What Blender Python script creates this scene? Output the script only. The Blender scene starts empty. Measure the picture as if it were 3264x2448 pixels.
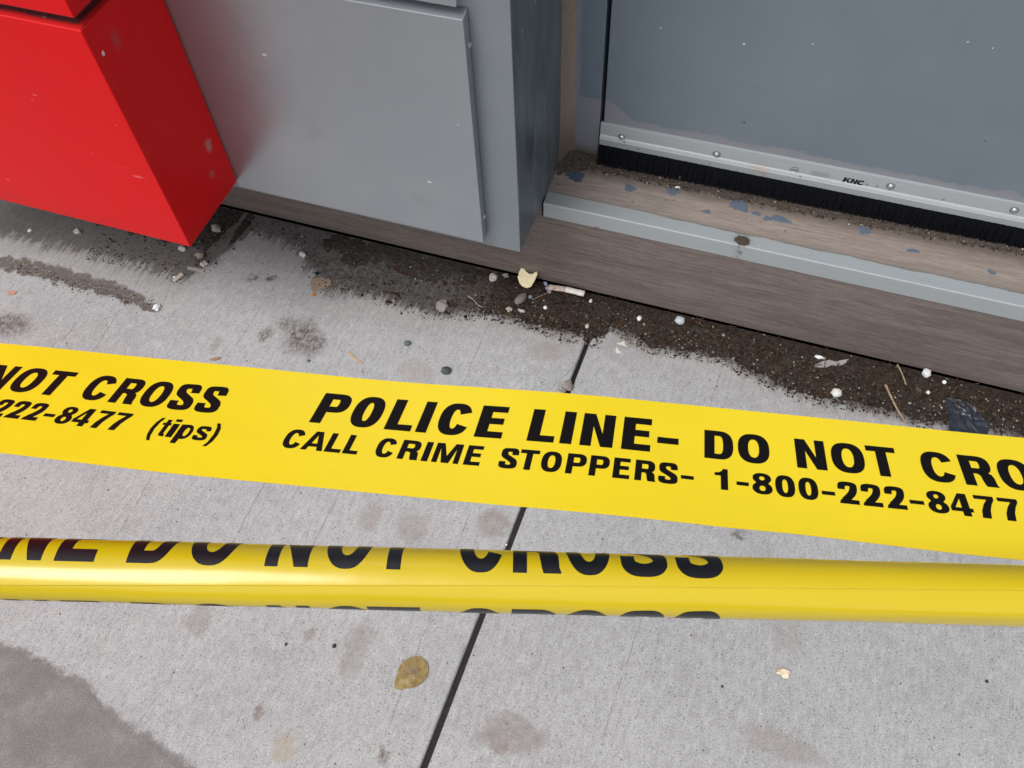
import bpy, bmesh, math, random
from mathutils import Vector, Matrix, noise as mnoise
from mathutils.geometry import tessellate_polygon
sc = bpy.context.scene
# ------------------------------------------------------------- camera
cd = bpy.data.cameras.new('camera'); cam = bpy.data.objects.new('camera', cd); sc.collection.objects.link(cam)
cd.sensor_fit = 'HORIZONTAL'; cd.sensor_width = 36.0; cd.lens = 30.5234
cd.clip_start = 0.02; cd.clip_end = 200
M3 = Matrix([[0.946897, -0.248833, 0.203639], [0.319529, 0.798896, -0.509575], [-0.035887, 0.547584, 0.835981]])
mw = M3.to_4x4(); mw.translation = Vector((0, 0, 1.3)); cam.matrix_world = mw
sc.camera = cam
# ------------------------------------------------------------- world (overcast daylight)
EL, AZ = math.radians(58), math.radians(215)      # azimuth measured from +y clockwise: behind the camera, to the left
w = bpy.data.worlds.new("World"); sc.world = w; w.use_nodes = True
wn, wl = w.node_tree.nodes, w.node_tree.links
sky = wn.new('ShaderNodeTexSky'); sky.sky_type = 'NISHITA'; sky.sun_disc = False
sky.sun_elevation = EL; sky.sun_rotation = AZ; sky.dust_density = 3.0; sky.air_density = 1.0
hs = wn.new('ShaderNodeHueSaturation'); hs.inputs['Saturation'].default_value = 0.22
wl.new(sky.outputs[0], hs.inputs['Color']); bg = wn['Background']; bg.inputs[1].default_value = 0.10
wl.new(hs.outputs[0], bg.inputs[0])
sd = bpy.data.lights.new('sun', 'SUN'); sd.energy = 0.8; sd.angle = math.radians(30); sd.color = (1, .97, .93)
sun = bpy.data.objects.new('sun', sd); sc.collection.objects.link(sun)
sdir = Vector((math.sin(AZ) * math.cos(EL), math.cos(AZ) * math.cos(EL), math.sin(EL)))
sun.rotation_euler = sdir.to_track_quat('Z', 'Y').to_euler(); sun.location = sdir * 8
sc.view_settings.view_transform = 'Standard'; sc.view_settings.look = 'None'
sc.view_settings.gamma = 1; sc.view_settings.use_curve_mapping = False
sc.view_settings.exposure = 0.98
sc.render.engine = 'CYCLES'
rnd = random.Random(7)

# ------------------------------------------------------------- object helpers
def link(o, parent=None):
    sc.collection.objects.link(o)
    if parent: o.parent = parent
    return o
def tag(o, label=None, cat=None, group=None, kind=None):
    if label: o['label'] = label
    if cat: o['category'] = cat
    if group: o['group'] = group
    if kind: o['kind'] = kind
    return o
def empty(name, loc=(0, 0, 0)):
    o = bpy.data.objects.new(name, None); o.empty_display_size = .05; link(o); o.location = loc
    return o
def obj(name, bm, m, parent=None, smooth=False):
    me = bpy.data.meshes.new(name); bm.normal_update(); bm.to_mesh(me); bm.free()
    for mm in (m if isinstance(m, (list, tuple)) else [m]): me.materials.append(mm)
    if smooth:
        for p in me.polygons: p.use_smooth = True
    o = link(bpy.data.objects.new(name, me), parent)
    if parent is not None: o.location = -parent.location
    return o
def add_box(bm, x0, x1, y0, y1, z0, z1, bev=0):
    r = bmesh.ops.create_cube(bm, size=1)
    for v in r['verts']:
        v.co = Vector((x0 + (v.co.x + .5) * (x1 - x0), y0 + (v.co.y + .5) * (y1 - y0), z0 + (v.co.z + .5) * (z1 - z0)))
    if bev:
        es = list({e for v in r['verts'] for e in v.link_edges})
        bmesh.ops.bevel(bm, geom=es, offset=bev, segments=2, affect='EDGES', profile=.5)
def box(name, x0, x1, y0, y1, z0, z1, m, parent=None, bev=.0008):
    bm = bmesh.new(); add_box(bm, x0, x1, y0, y1, z0, z1, bev); return obj(name, bm, m, parent)
def add_prism(bm, prof, x0, x1):
    """profile of (y, z) points swept along x"""
    a = [bm.verts.new((x0, y, z)) for y, z in prof]; b = [bm.verts.new((x1, y, z)) for y, z in prof]
    n = len(prof)
    for i in range(n): bm.faces.new((a[i], a[(i + 1) % n], b[(i + 1) % n], b[i]))
    bm.faces.new(a[::-1]); bm.faces.new(b)
    bmesh.ops.recalc_face_normals(bm, faces=bm.faces)
def blob(rx, ry, seed, n=22, rough=.18, lobes=0):
    r = random.Random(seed); ph = [r.uniform(0, 6.28) for _ in range(5)]
    out = []
    for i in range(n):
        a = 2 * math.pi * i / n
        k = 1 + rough * (math.sin(2 * a + ph[0]) * .5 + math.sin(3 * a + ph[1]) * .5 + math.sin(5 * a + ph[2]) * .35 + math.sin(9 * a + ph[3]) * .3) + r.uniform(-.3, .3) * rough
        out.append((rx * k * math.cos(a), ry * k * math.sin(a)))
    return out
def blob_mesh(pts2, fr, h, dome=.6):
    """thin raised blob: outline in a plane frame fr(u,v,w)->3D, thickness h"""
    bm = bmesh.new()
    o = [bm.verts.new(fr(u, v, 0)) for u, v in pts2]
    i_ = [bm.verts.new(fr(u * .86, v * .86, h * dome)) for u, v in pts2]
    c = bm.verts.new(fr(0, 0, h)); n = len(o)
    for k in range(n):
        j = (k + 1) % n
        bm.faces.new((o[k], o[j], i_[j], i_[k])); bm.faces.new((i_[k], i_[j], c))
    return bm

# ------------------------------------------------------------- material helpers
class N:
    def __init__(s, name):
        s.m = bpy.data.materials.new(name); s.m.use_nodes = True
        s.t = s.m.node_tree; s.b = s.t.nodes['Principled BSDF']
        s.geo = s.t.nodes.new('ShaderNodeNewGeometry'); s.P = s.geo.outputs['Position']
    def n(s, ty, **k):
        x = s.t.nodes.new(ty)
        for a, v in k.items(): setattr(x, a, v)
        return x
    def set(s, sock, v):
        if isinstance(v, bpy.types.NodeSocket): s.t.links.new(v, sock)
        elif isinstance(v, (tuple, list)) and sock.type == 'RGBA' and len(v) == 3: sock.default_value = (*v, 1)
        else: sock.default_value = v
    def math(s, op, a, b=0, c=None, clamp=False):
        x = s.n('ShaderNodeMath', operation=op, use_clamp=clamp); s.set(x.inputs[0], a); s.set(x.inputs[1], b)
        if c is not None: s.set(x.inputs[2], c)
        return x.outputs[0]
    def vm(s, op, a, b):
        x = s.n('ShaderNodeVectorMath', operation=op); s.set(x.inputs[0], a); s.set(x.inputs[1], b)
        return x.outputs['Value'] if op in ('LENGTH', 'DISTANCE') else x.outputs[0]
    def noise(s, vec, scale=5, detail=3, rough=.5, col=False):
        x = s.n('ShaderNodeTexNoise'); s.set(x.inputs['Vector'], vec); s.set(x.inputs['Scale'], scale)
        x.inputs['Detail'].default_value = detail; x.inputs['Roughness'].default_value = rough
        return x.outputs['Color' if col else 0]
    def vor(s, vec, scale, out='Distance'):
        x = s.n('ShaderNodeTexVoronoi'); s.set(x.inputs['Vector'], vec); s.set(x.inputs['Scale'], scale); return x.outputs[out]
    def step(s, v, a, b, lo=0, hi=1):
        x = s.n('ShaderNodeMapRange', interpolation_type='SMOOTHSTEP'); s.set(x.inputs[0], v)
        x.inputs[1].default_value = a; x.inputs[2].default_value = b; x.inputs[3].default_value = lo; x.inputs[4].default_value = hi
        return x.outputs[0]
    def mix(s, f, a, b, mode='MIX'):
        x = s.n('ShaderNodeMix', data_type='RGBA', blend_type=mode); s.set(x.inputs[0], f); s.set(x.inputs[6], a); s.set(x.inputs[7], b)
        return x.outputs[2]
    def sep(s, v):
        x = s.n('ShaderNodeSeparateXYZ'); s.set(x.inputs[0], v); return x.outputs
    def bump(s, h, dist, strength=1, nrm=None):
        x = s.n('ShaderNodeBump'); x.inputs['Strength'].default_value = strength; x.inputs['Distance'].default_value = dist
        s.set(x.inputs['Height'], h)
        if nrm is not None: s.set(x.inputs['Normal'], nrm)
        return x.outputs[0]
    def warp(s, amp, scale, vec=None):
        vec = s.P if vec is None else vec
        nz = s.noise(vec, scale, 3, .6, True); d = s.vm('SUBTRACT', nz, (.5, .5, .5)); d = s.vm('MULTIPLY', d, (amp * 2,) * 3)
        return s.vm('ADD', vec, d)
    def spot(s, base, wp, c, r, col, k=1.0, soft=.5, tex=None):
        """worn or stained spot with an uneven edge: centre c, radii r (metres), colour col"""
        d = s.vm('SUBTRACT', wp, tuple(c)); d = s.vm('MULTIPLY', d, tuple(1 / q for q in r))
        f = s.step(s.vm('LENGTH', d, (0, 0, 0)), 1.0 + soft * .3, 1.0 - soft, 0, k)
        if tex is not None: f = s.math('MULTIPLY', f, tex)
        return s.mix(f, base, col)
    def done(s, col=None, rough=None, met=None, nrm=None, spec=None):
        for k, v in (('Base Color', col), ('Roughness', rough), ('Metallic', met), ('Normal', nrm), ('Specular IOR Level', spec)):
            if v is not None: s.set(s.b.inputs[k], v)
        return s.m
def plain(name, col, rough=.6, met=0, spec=.5, vary=.12, scale=60, bump=0):
    a = N(name); nz = a.noise(a.P, scale, 4, .6)
    c = a.mix(nz, tuple(q * (1 - vary) for q in col), tuple(min(1, q * (1 + vary)) for q in col))
    return a.done(c, rough, met, a.bump(nz, bump) if bump else None, spec)

# ------------------------------------------------------------- concrete pavement
DIRT = [(-1.5149, 0.8177, 0.0000), (-1.3846, 0.8299, 0.0000), (-1.2513, 0.8331, 0.0000), (-1.1245, 0.8405, 0.0000), (-1.0125, 0.8318, 0.0000), (-0.9736, 0.8461, 0.0000), (-0.9797, 0.8997, 0.0000), (-0.9803, 0.9622, 0.0000), (-0.9461, 0.9885, 0.0000), (-0.8882, 0.9899, 0.0000),
        (-0.8357, 0.9690, 0.0000), (-0.7798, 0.9224, 0.0000), (-0.7336, 0.8849, 0.0000), (-0.6815, 0.9008, 0.0000), (-0.6213, 0.8977, -0.0000), (-0.5705, 0.8920, 0.0000), (-0.5146, 0.8952, 0.0000), (-0.4533, 0.9071, 0.0000), (-0.4052, 0.9287, 0.0000), (-0.3568, 0.9275, 0.0000),
        (-0.3081, 0.9266, 0.0000), (-0.2789, 0.9199, 0.0000), (-0.2437, 0.9218, 0.0000), (-0.1873, 0.9260, 0.0000), (-0.1827, 0.9674, 0.0000), (-0.1424, 0.9553, 0.0000), (-0.1040, 0.9408, 0.0000), (-0.0408, 0.9462, 0.0000), (0.0288, 0.9571, 0.0000), (0.0658, 0.9421, 0.0000),
        (0.1078, 0.9323, 0.0000), (0.1838, 0.9154, 0.0000), (0.2360, 0.9218, 0.0000), (0.3125, 0.9339, 0.0000), (0.3760, 0.9265, 0.0000), (0.4137, 0.9259, 0.0000), (0.4726, 0.9397, 0.0000), (0.5532, 0.9416, 0.0000)]
DIRT = sorted((p[0], p[1]) for p in DIRT)
def yb(x):
    if x <= DIRT[0][0]: return DIRT[0][1]
    for (a, b), (c, d) in zip(DIRT, DIRT[1:]):
        if x <= c: return b + (d - b) * (x - a) / max(1e-6, c - a)
    return DIRT[-1][1]
def concrete():
    a = N('concrete'); P = a.P; X, Y, Z = a.sep(P)
    big = a.noise(P, 5, 5, .6); mid = a.noise(P, 38, 5, .65); fine = a.noise(P, 420, 3, .6); gr = a.noise(P, 1100, 2, .5)
    col = a.mix(a.step(big, .3, .7), (.338, .338, .343), (.415, .414, .419))
    col = a.mix(a.step(mid, .35, .7, 0, .6), col, (.44, .44, .445))
    col = a.mix(a.step(a.noise(P, 9, 4, .7), .55, .8, 0, .35), col, (.30, .285, .27))
    col = a.mix(a.step(fine, .47, .32, 0, .75), col, (.17, .165, .158))
    col = a.mix(a.step(fine, .54, .68, 0, .6), col, (.53, .53, .535))
    col = a.mix(a.step(gr, .60, .40, 0, .25), col, (.20, .195, .19))
    m3 = a.noise(a.vm('MULTIPLY', a.warp(.004, 60), (1.5, .55, 1)), 95, 4, .7); m4 = a.noise(a.vm('MULTIPLY', P, (1.2, .8, 1)), 26, 4, .7)
    col = a.mix(a.step(m3, .50, .34, 0, .42), col, (.245, .238, .232)); col = a.mix(a.step(m3, .52, .68, 0, .42), col, (.50, .50, .51))
    col = a.mix(a.step(m4, .52, .72, 0, .30), col, (.30, .285, .275))
    # broom strokes run towards the wall
    sv = a.vm('MULTIPLY', a.warp(.004, 14), (330, 9, 30)); st = a.noise(sv, 1, 3, .6)
    stm = a.math('MULTIPLY', a.step(st, .60, .72), a.step(a.noise(P, 7, 3, .6), .42, .66), clamp=True)
    col = a.mix(a.math('MULTIPLY', stm, .62), col, (.14, .13, .122))
    sv2 = a.vm('MULTIPLY', a.P, (120, 4, 30)); st2 = a.noise(sv2, 1, 2, .5)
    col = a.mix(a.step(st2, .55, .75, 0, .18), col, (.30, .29, .28))
    # pits and mineral specks
    wv = a.warp(.0015, 300)
    for scl, lo, thr, c, k in ((150, .50, .24, (.10, .097, .093), .65), (330, .45, .32, (.13, .127, .122), .6), (60, .90, .13, (.05, .045, .04), .9), (95, .93, .15, (.25, .10, .06), .7), (210, .90, .22, (.75, .74, .72), .7)):
        v = a.vor(wv, scl); rc = a.sep(a.vor(wv, scl, 'Color'))[0]
        m_ = a.math('MULTIPLY', a.step(v, thr, thr * .45), a.math('GREATER_THAN', rc, lo)); col = a.mix(a.math('MULTIPLY', m_, k), col, c)
    # long thin hairlines
    wob = a.math('MULTIPLY', a.math('SUBTRACT', a.noise(a.vm('MULTIPLY', P, (0, 30, 0)), 1, 3, .6), .5), .009)
    wx = a.math('ADD', X, wob); crack = None
    for i, (p, q) in enumerate((( (-1.1625, 0.7492, 0.0000), (-1.1614, 0.6128, 0.0000) ), ( (-0.8352, 0.8086, 0.0000), (-0.8395, 0.6761, 0.0000) ), ( (-0.8431, 0.4399, 0.0000), (-0.8399, 0.3720, 0.0000) ), ( (-0.6578, 0.0202, 0.0000), (-0.6427, 0.0779, 0.0000) ), ( (-0.2988, 0.2843, 0.0000), (-0.3013, 0.4156, 0.0000) ), ((-0.2140, 0.8658, 0.0000),(-0.2501, 0.8126, 0.0000)), ((-0.5223, 0.5508, 0.0000),(-0.5234, 0.4434, 0.0000)), ((-1.1062, 0.7860, 0.0000),(-1.0839, 0.5851, 0.0000)), ((-0.6521, 0.4284, 0.0000),(-0.6496, 0.3606, 0.0000)), ((0.0337, 0.9322, 0.0000),(0.0259, 0.8481, 0.0000)), ((-0.4011, 0.8402, 0.0000),(-0.4007, 0.7657, -0.0000)), ((-0.0020, 0.3289, 0.0000),(0.0038, 0.3866, 0.0000)))):
        xm = (p[0] + q[0]) / 2; sl = (q[0] - p[0]) / (q[1] - p[1]) if abs(q[1] - p[1]) > .01 else 0; ym = (p[1] + q[1]) / 2
        lx_ = a.math('SUBTRACT', a.math('SUBTRACT', wx, xm), a.math('MULTIPLY', a.math('SUBTRACT', Y, ym), sl * .6))
        L = abs(q[1] - p[1]) * 1.3 + .05
        f = a.math('MULTIPLY', a.step(a.math('ABSOLUTE', lx_, 0), .0011, .0003), a.step(a.math('ABSOLUTE', a.math('SUBTRACT', Y, ym), 0), L, L * .6))
        crack = f if crack is None else a.math('MAXIMUM', crack, f)
    crack = a.math('MULTIPLY', crack, a.step(a.noise(P, 45, 3, .6), .40, .52))
    col = a.mix(a.math('MULTIPLY', crack, .55), col, (.10, .09, .085))
    # blotches
    wp = a.warp(.016, 55); wp = a.vm('MULTIPLY', wp, (1, 1, 0))
    ST = [((-0.7305, 0.7773, -0.0000), .030, .042, (.13, .105, .09), .75), ((-0.6959, 0.7656, 0.0000), .020, .03, (.12, .10, .085), .7), ((-0.7682, 0.7942, 0.0000), .02, .02, (.14, .11, .09), .6),
          ((-0.7953, 0.7608, 0.0000), .014, .02, (.16, .13, .11), .7), ((-0.8843, 0.8782, 0.0000), .010, .010, (.17, .13, .115), .9), ((-0.8498, 0.8850, 0.0000), .009, .010, (.14, .12, .10), .9),
          ((-1.2862, 0.6350, 0.0000), .05, .028, (.15, .12, .10), .75), ((-0.7509, 0.9003, 0.0000), .022, .02, (.28, .21, .16), .9),
          ((-1.0051, 0.8921, 0.0000), .03, .02, (.10, .09, .08), .9),
          ((-0.1247, 0.2318, 0.0000), .052, .030, (.26, .215, .20), .75), ((-0.1528, 0.2128, 0.0000), .03, .016, (.27, .225, .21), .6), ((-0.3884, 0.2732, 0.0000), .022, .05, (.27, .235, .22), .6), ((-0.6382, 0.2366, 0.0000), .022, .028, (.27, .245, .22), .6),
          ((-0.4289, 0.1107, 0.0000), .020, .022, (.42, .37, .29), .85), ((0.2355, 0.3345, 0.0000), .06, .02, (.28, .24, .22), .55), ((-0.4548, 0.4757, 0.0000), .02, .03, (.30, .26, .24), .6), ((-0.2577, 0.5283, 0.0000), .03, .03, (.25, .20, .17), .7), ((-0.3826, 0.4799, 0.0000), .03, .03, (.30, .26, .24), .6),
          ((-0.2887, 0.1474, 0.0000), .01, .01, (.18, .15, .13), .8), ((-0.4848, 0.1467, 0.0000), .009, .012, (.20, .16, .14), .85), ((-0.4644, 0.2705, 0.0000), .01, .014, (.25, .21, .19), .7), ((0.1195, 0.6279, 0.0000), .012, .010, (.16, .15, .155), .85),
          ((0.4373, 0.7158, 0.0000), .03, .014, (.24, .19, .165), .65), ((0.2172, 0.4922, 0.0000), .03, .03, (.30, .27, .25), .45), ((-0.0460, 0.4940, 0.0000), .02, .02, (.32, .32, .24), .4), ((-0.2792, 0.8779, 0.0000), .03, .03, (.33, .28, .25), .5), ((-0.1474, 0.9405, 0.0000), .02, .014, (.28, .25, .21), .8),
          ((-0.4919, 0.7689, 0.0000), .04, .03, (.36, .32, .29), .5), ((-0.5830, 0.9454, 0.0000), .10, .03, (.10, .09, .08), .5), ((-0.8761, 0.7099, 0.0000), .01, .02, (.25, .22, .18), .6), ((-0.7848, 0.0413, 0.0000), .006, .006, (.2, .15, .12), .8)]
    tex = a.math('ADD', .30, a.math('MULTIPLY', .95, a.math('MULTIPLY', a.step(a.noise(a.vm('MULTIPLY', P, (1.6, .8, 1)), 110, 4, .75), .40, .58), a.step(st, .35, .55, .55, 1))), clamp=True)
    tex2 = a.step(a.noise(P, 75, 5, .75), .30, .60, .45, 1)
    for c, rx, ry, cc, k in ST: col = a.spot(col, wp, (c[0], c[1], 0), (rx * 1.15, ry * 1.15, 1), (cc[0] * .60, cc[1] * .54, cc[2] * .49), min(1, k * 1.15), .75, tex) if cc[0] < .2 else a.spot(col, wp, (c[0], c[1], 0), (rx, ry, 1), (cc[0] * .80, cc[1] * .785, cc[2] * .76), k * .85, .40, tex2)
    trail = None
    for c, rx, ry in (((-1.3933, 0.7642, 0.0000), .05, .017), ((-1.3288, 0.7684, 0.0000), .05, .020), ((-1.2697, 0.7711, 0.0000), .05, .021), ((-1.2144, 0.7704, 0.0000), .05, .021), ((-1.1598, 0.7696, 0.0000), .05, .020), ((-1.1021, 0.7628, 0.0000), .042, .017), ((-1.0442, 0.7540, 0.0000), .03, .011)):
        d = a.vm('MULTIPLY', a.vm('SUBTRACT', a.vm('MULTIPLY', a.warp(.02, 45), (1, 1, 0)), (c[0], c[1], 0)), (1 / rx, 1 / ry, 1)); f = a.step(a.vm('LENGTH', d, (0, 0, 0)), 1.1, .72)
        trail = f if trail is None else a.math('MAXIMUM', trail, f)
    trail = a.math('MULTIPLY', trail, a.step(a.noise(P, 130, 4, .75), .36, .46, .35, .95))
    col = a.mix(trail, col, a.mix(a.noise(P, 160, 3, .6), (.060, .048, .040), (.16, .135, .115)))
    for c, rx, ry, cc, k in (((-0.1509, 0.9372, 0.0000), .007, .006, (.75, .73, .68), .9), ((-0.1549, 0.9196, 0.0000), .010, .006, (.7, .69, .65), .9), ((-1.0298, 0.7561, 0.0000), .006, .006, (.8, .8, .8), 1)):
        col = a.spot(col, wp, (c[0], c[1], 0), (rx, ry, 1), cc, k, .5)
    # darker worn topping in the near left corner
    cr = a.n('ShaderNodeValToRGB'); pts = sorted([(p[0], p[1]) for p in ((-0.9145, 0.1107, 0.0000), (-0.8659, 0.1139, 0.0000), (-0.7995, 0.1028, 0.0000), (-0.7514, 0.1043, 0.0000), (-0.7092, 0.0832, 0.0000), (-0.6653, 0.0704, 0.0000), (-0.6163, 0.0666, 0.0000), (-0.5792, 0.0559, 0.0000), (-0.5370, 0.0480, 0.0000), (-0.5028, 0.0336, 0.0000))])
    X0, X1 = pts[0][0] - .05, pts[-1][0] + .05
    el = cr.color_ramp.elements
    for i, (x, y) in enumerate(pts):
        e = el[i] if i < 2 else el.new(.5)
        e.position = (x - X0) / (X1 - X0) if i != 1 or True else 0
    for i, (x, y) in enumerate(sorted(pts)):
        el[i].position = (x - X0) / (X1 - X0)
    for i, (x, y) in enumerate(sorted(pts)):
        g = (y + .3) / 1.0; el[i].color = (g, g, g, 1)
    a.set(cr.inputs[0], a.math('DIVIDE', a.math('SUBTRACT', X, X0), X1 - X0))
    ybl = a.math('SUBTRACT', cr.outputs[0], .3)
    edge = a.math('MULTIPLY', a.math('SUBTRACT', a.noise(P, 60, 4, .7), .5), .035)
    dd = a.math('SUBTRACT', a.math('ADD', ybl, edge), Y)
    pm = a.math('MULTIPLY', a.step(dd, -.007, .010), a.step(X, -.40, -.44))
    pc = a.mix(a.step(a.noise(P, 16, 5, .7), .35, .7), (.150, .136, .130), (.235, .218, .208)); pc = a.mix(a.step(fine, .50, .36, 0, .6), pc, (.10, .09, .086)); pc = a.mix(a.step(fine, .55, .68, 0, .45), pc, (.32, .30, .29))
    cr2 = a.step(a.noise(a.vm('MULTIPLY', a.vm('ADD', P, (0, 0, 3)), (5, 13, 1)), 1.5, 5, .7), .55, .70); pc = a.mix(a.step(a.noise(P, 48, 5, .75), .42, .62, 0, .35), pc, (.13, .118, .112)); pc = a.mix(a.math('MULTIPLY', cr2, .6), pc, (.105, .095, .092))
    col = a.mix(a.math('MULTIPLY', pm, .88), col, pc)
    rim = a.math('MULTIPLY', a.math('MULTIPLY', a.step(dd, -.004, .004), a.step(dd, .016, .004)), a.step(X, -.40, -.44)); col = a.mix(a.math('MULTIPLY', rim, .30), col, (.095, .09, .09))
    # grime that has spread out from the foot of the wall
    cr = a.n('ShaderNodeValToRGB'); D = DIRT[::2] if len(DIRT) > 31 else DIRT
    X0, X1 = D[0][0] - .01, D[-1][0] + .01; el = cr.color_ramp.elements
    while len(el) < len(D): el.new(.5)
    for i, (x, y) in enumerate(D): el[i].position = (x - X0) / (X1 - X0)
    for i, (x, y) in enumerate(D): g = y - .3; el[i].color = (g, g, g, 1)
    a.set(cr.inputs[0], a.math('DIVIDE', a.math('SUBTRACT', X, X0), X1 - X0))
    yd = a.math('ADD', cr.outputs[0], .3)
    e1 = a.math('MULTIPLY', a.math('SUBTRACT', a.noise(a.vm('MULTIPLY', P, (1.5, .8, 1)), 45, 5, .7), .5), .07)
    e2 = a.math('MULTIPLY', a.math('MULTIPLY', a.math('SUBTRACT', st, .5), a.step(X, -.30, -.50, .030, .085)), 1)
    dw = a.math('ADD', a.math('ADD', a.math('SUBTRACT', Y, yd), e1), e2)
    gm = a.math('MULTIPLY', a.step(dw, -.010, .016), a.step(a.math('ADD', X, a.math('MULTIPLY', a.math('SUBTRACT', a.noise(P, 70, 4, .75), .5), 1.2)), -.66, -.84, 1, .80))
    halo = a.math('ADD', a.step(dw, -.10, .02, 0, .30), a.math('MULTIPLY', a.step(dw, -.022, .004, 0, .5), a.step(X, -.6, -.4))); col = a.mix(halo, col, (.20, .185, .172))
    dc = a.mix(a.step(a.noise(P, 130, 4, .7), .35, .68), (.026, .023, .021), (.075, .066, .059))
    dc = a.mix(a.step(st, .50, .66, 0, .5), dc, (.12, .112, .105))
    dc = a.mix(a.step(fine, .60, .70, 0, .7), dc, (.19, .175, .155))
    col = a.mix(a.math('MULTIPLY', gm, .93), col, dc)
    h = a.math('ADD', a.math('MULTIPLY', fine, .5), a.math('ADD', a.math('MULTIPLY', st, .5), a.math('MULTIPLY', mid, .6)))
    return a.done(col, a.math('ADD', a.math('MULTIPLY', big, .1), .78), 0, a.bump(h, .0012, .75), .3)
CONC = concrete()
JDIRT = plain('joint_dirt', (.020, .018, .016), .95, vary=.6, scale=300, bump=.002)
bm = bmesh.new(); add_box(bm, -30, 30, -30, 1.04, -.25, -.03)
pav = obj('pavement', bm, JDIRT); tag(pav, kind='structure')
pav['label'] = 'pale broom-finished concrete pavement'
def slab(pts, z=0.0):
    """one cast slab with softly worn edges"""
    bm = bmesh.new(); n = len(pts)
    def ring(dz, ins):
        c = Vector((sum(p[0] for p in pts) / n, sum(p[1] for p in pts) / n)); out = []
        for i in range(n):
            p = Vector(pts[i]); a_ = Vector(pts[i - 1]); b_ = Vector(pts[(i + 1) % n])
            d1 = (p - a_).normalized(); d2 = (b_ - p).normalized(); n1 = Vector((-d1.y, d1.x)); n2 = Vector((-d2.y, d2.x))
            m = (n1 + n2).normalized(); k = ins / max(.3, m.dot(n1)); q = p + m * k
            out.append(bm.verts.new((q.x, q.y, z + dz)))
        return out
    rs = [ring(-.03, 0), ring(-.004, 0), ring(-.0012, .0010), ring(0, .0032)]
    for r0, r1 in zip(rs, rs[1:]):
        for i in range(n): bm.faces.new((r0[i], r0[(i + 1) % n], r1[(i + 1) % n], r1[i]))
    bm.faces.new(rs[-1]); bmesh.ops.recalc_face_normals(bm, faces=bm.faces)
    return obj('slab', bm, CONC, pav)
JA, JB = Vector((-.2300, .154)), Vector((-.2140, .917))     # tooled joint between the two slabs in view
def jx(y, off): t = (y - JA.y) / (JB.y - JA.y); return JA.x + (JB.x - JA.x) * t + off
ys = [-1.6, -1.2, -.8, -.4, 0, .15, .3, .45, .6, .75, .9, 1.036]
wj = random.Random(3)
lj = [(jx(y, -.0042 + wj.uniform(-.0006, .0006)), y) for y in ys]; rj = [(jx(y, .0042 + wj.uniform(-.0006, .0006)), y) for y in ys]
slab([(-2.2, -1.6)] + lj + [(-2.2, 1.036)])
slab(rj[::-1][-1:] + [(1.75, -1.6), (1.75, 1.036)] + rj[::-1][:-1])
for x0, x1 in ((-4.2, -2.208), (1.758, 3.75)): slab([(x0, -1.6), (x1, -1.6), (x1, 1.036), (x0, 1.036)])
for i in range(4): slab([(-4.2 + i * 2, -3.6), (-2.208 + i * 2, -3.6), (-2.208 + i * 2, -1.608), (-4.2 + i * 2, -1.608)])
ROAD = plain('asphalt', (.06, .06, .062), .9, vary=.3, scale=200)
tag(box('road', -30, 30, -14, -3.7, -.12, -.02, ROAD, None, 0), kind='structure')

# ------------------------------------------------------------- metals and paints
def silver(name, c0, c1, rough=.36, met=.6):
    a = N(name); X, Y, Z = a.sep(a.P)
    n1 = a.noise(a.P, 3.5, 4, .6); n2 = a.noise(a.P, 1600, 2, .6); n3 = a.noise(a.vm('MULTIPLY', a.P, (400, 400, 6)), 1, 3, .6)
    col = a.mix(a.step(n1, .3, .7), c0, c1); col = a.mix(a.step(n2, .42, .62, 0, .22), col, tuple(q * 1.35 for q in c1))
    col = a.mix(a.step(n3, .62, .8, 0, .12), col, tuple(q * .6 for q in c0))
    wp = a.warp(.004, 160)
    sp = a.math('MULTIPLY', a.step(a.vor(wp, 42), .035, .015), a.math('GREATER_THAN', a.sep(a.vor(wp, 42, 'Color'))[0], .86))
    col = a.mix(a.math('MULTIPLY', sp, .7), col, (.6, .6, .58))
    sm = a.step(a.noise(a.P, 11, 4, .7), .58, .78, 0, .22); col = a.mix(sm, col, (.22, .20, .18))
    r = a.math('ADD', a.math('MULTIPLY', a.noise(a.P, 14, 4, .6), .12), rough - .06)
    return a, col, r, met, a.bump(a.math('ADD', n2, a.math('MULTIPLY', a.noise(a.P, 6, 2, .5), 2)), .00012, .6)
a, c, r, mt, nb = silver('silver_paint', (.335, .362, .390), (.392, .415, .440), .31, .72)
wp = a.warp(.003, 200)
for p, rr in (((-0.4728, 0.8950, 0.3513), .0022), ((-0.7048, 0.8950, 0.5334), .002), ((-0.4135, 0.8950, 0.4760), .001)): c = a.spot(c, wp, p, (rr * 2, .02, rr), (.8, .8, .8), 1, .4)
c = a.spot(c, a.warp(.006, 60), (-0.7456, 0.8950, 0.3958), (.006, .02, .008), (.36, .28, .2), .35, .8)
SILVER = a.done(c, r, mt, nb)
a, c, r, mt, nb = silver('grey_post_paint', (.205, .235, .258), (.25, .275, .30), .40, .5)
X, Y, Z = a.sep(a.P)
side = a.step(X, -.336, -.3352)                       # reveal face painted darker for the weak light on that side, plus dirt smudges
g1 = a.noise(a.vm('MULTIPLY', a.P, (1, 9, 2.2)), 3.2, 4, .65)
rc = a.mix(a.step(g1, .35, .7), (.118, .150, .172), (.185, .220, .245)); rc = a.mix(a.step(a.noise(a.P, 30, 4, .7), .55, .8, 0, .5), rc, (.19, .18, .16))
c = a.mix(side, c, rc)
wl_ = a.warp(.002, 40)
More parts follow.
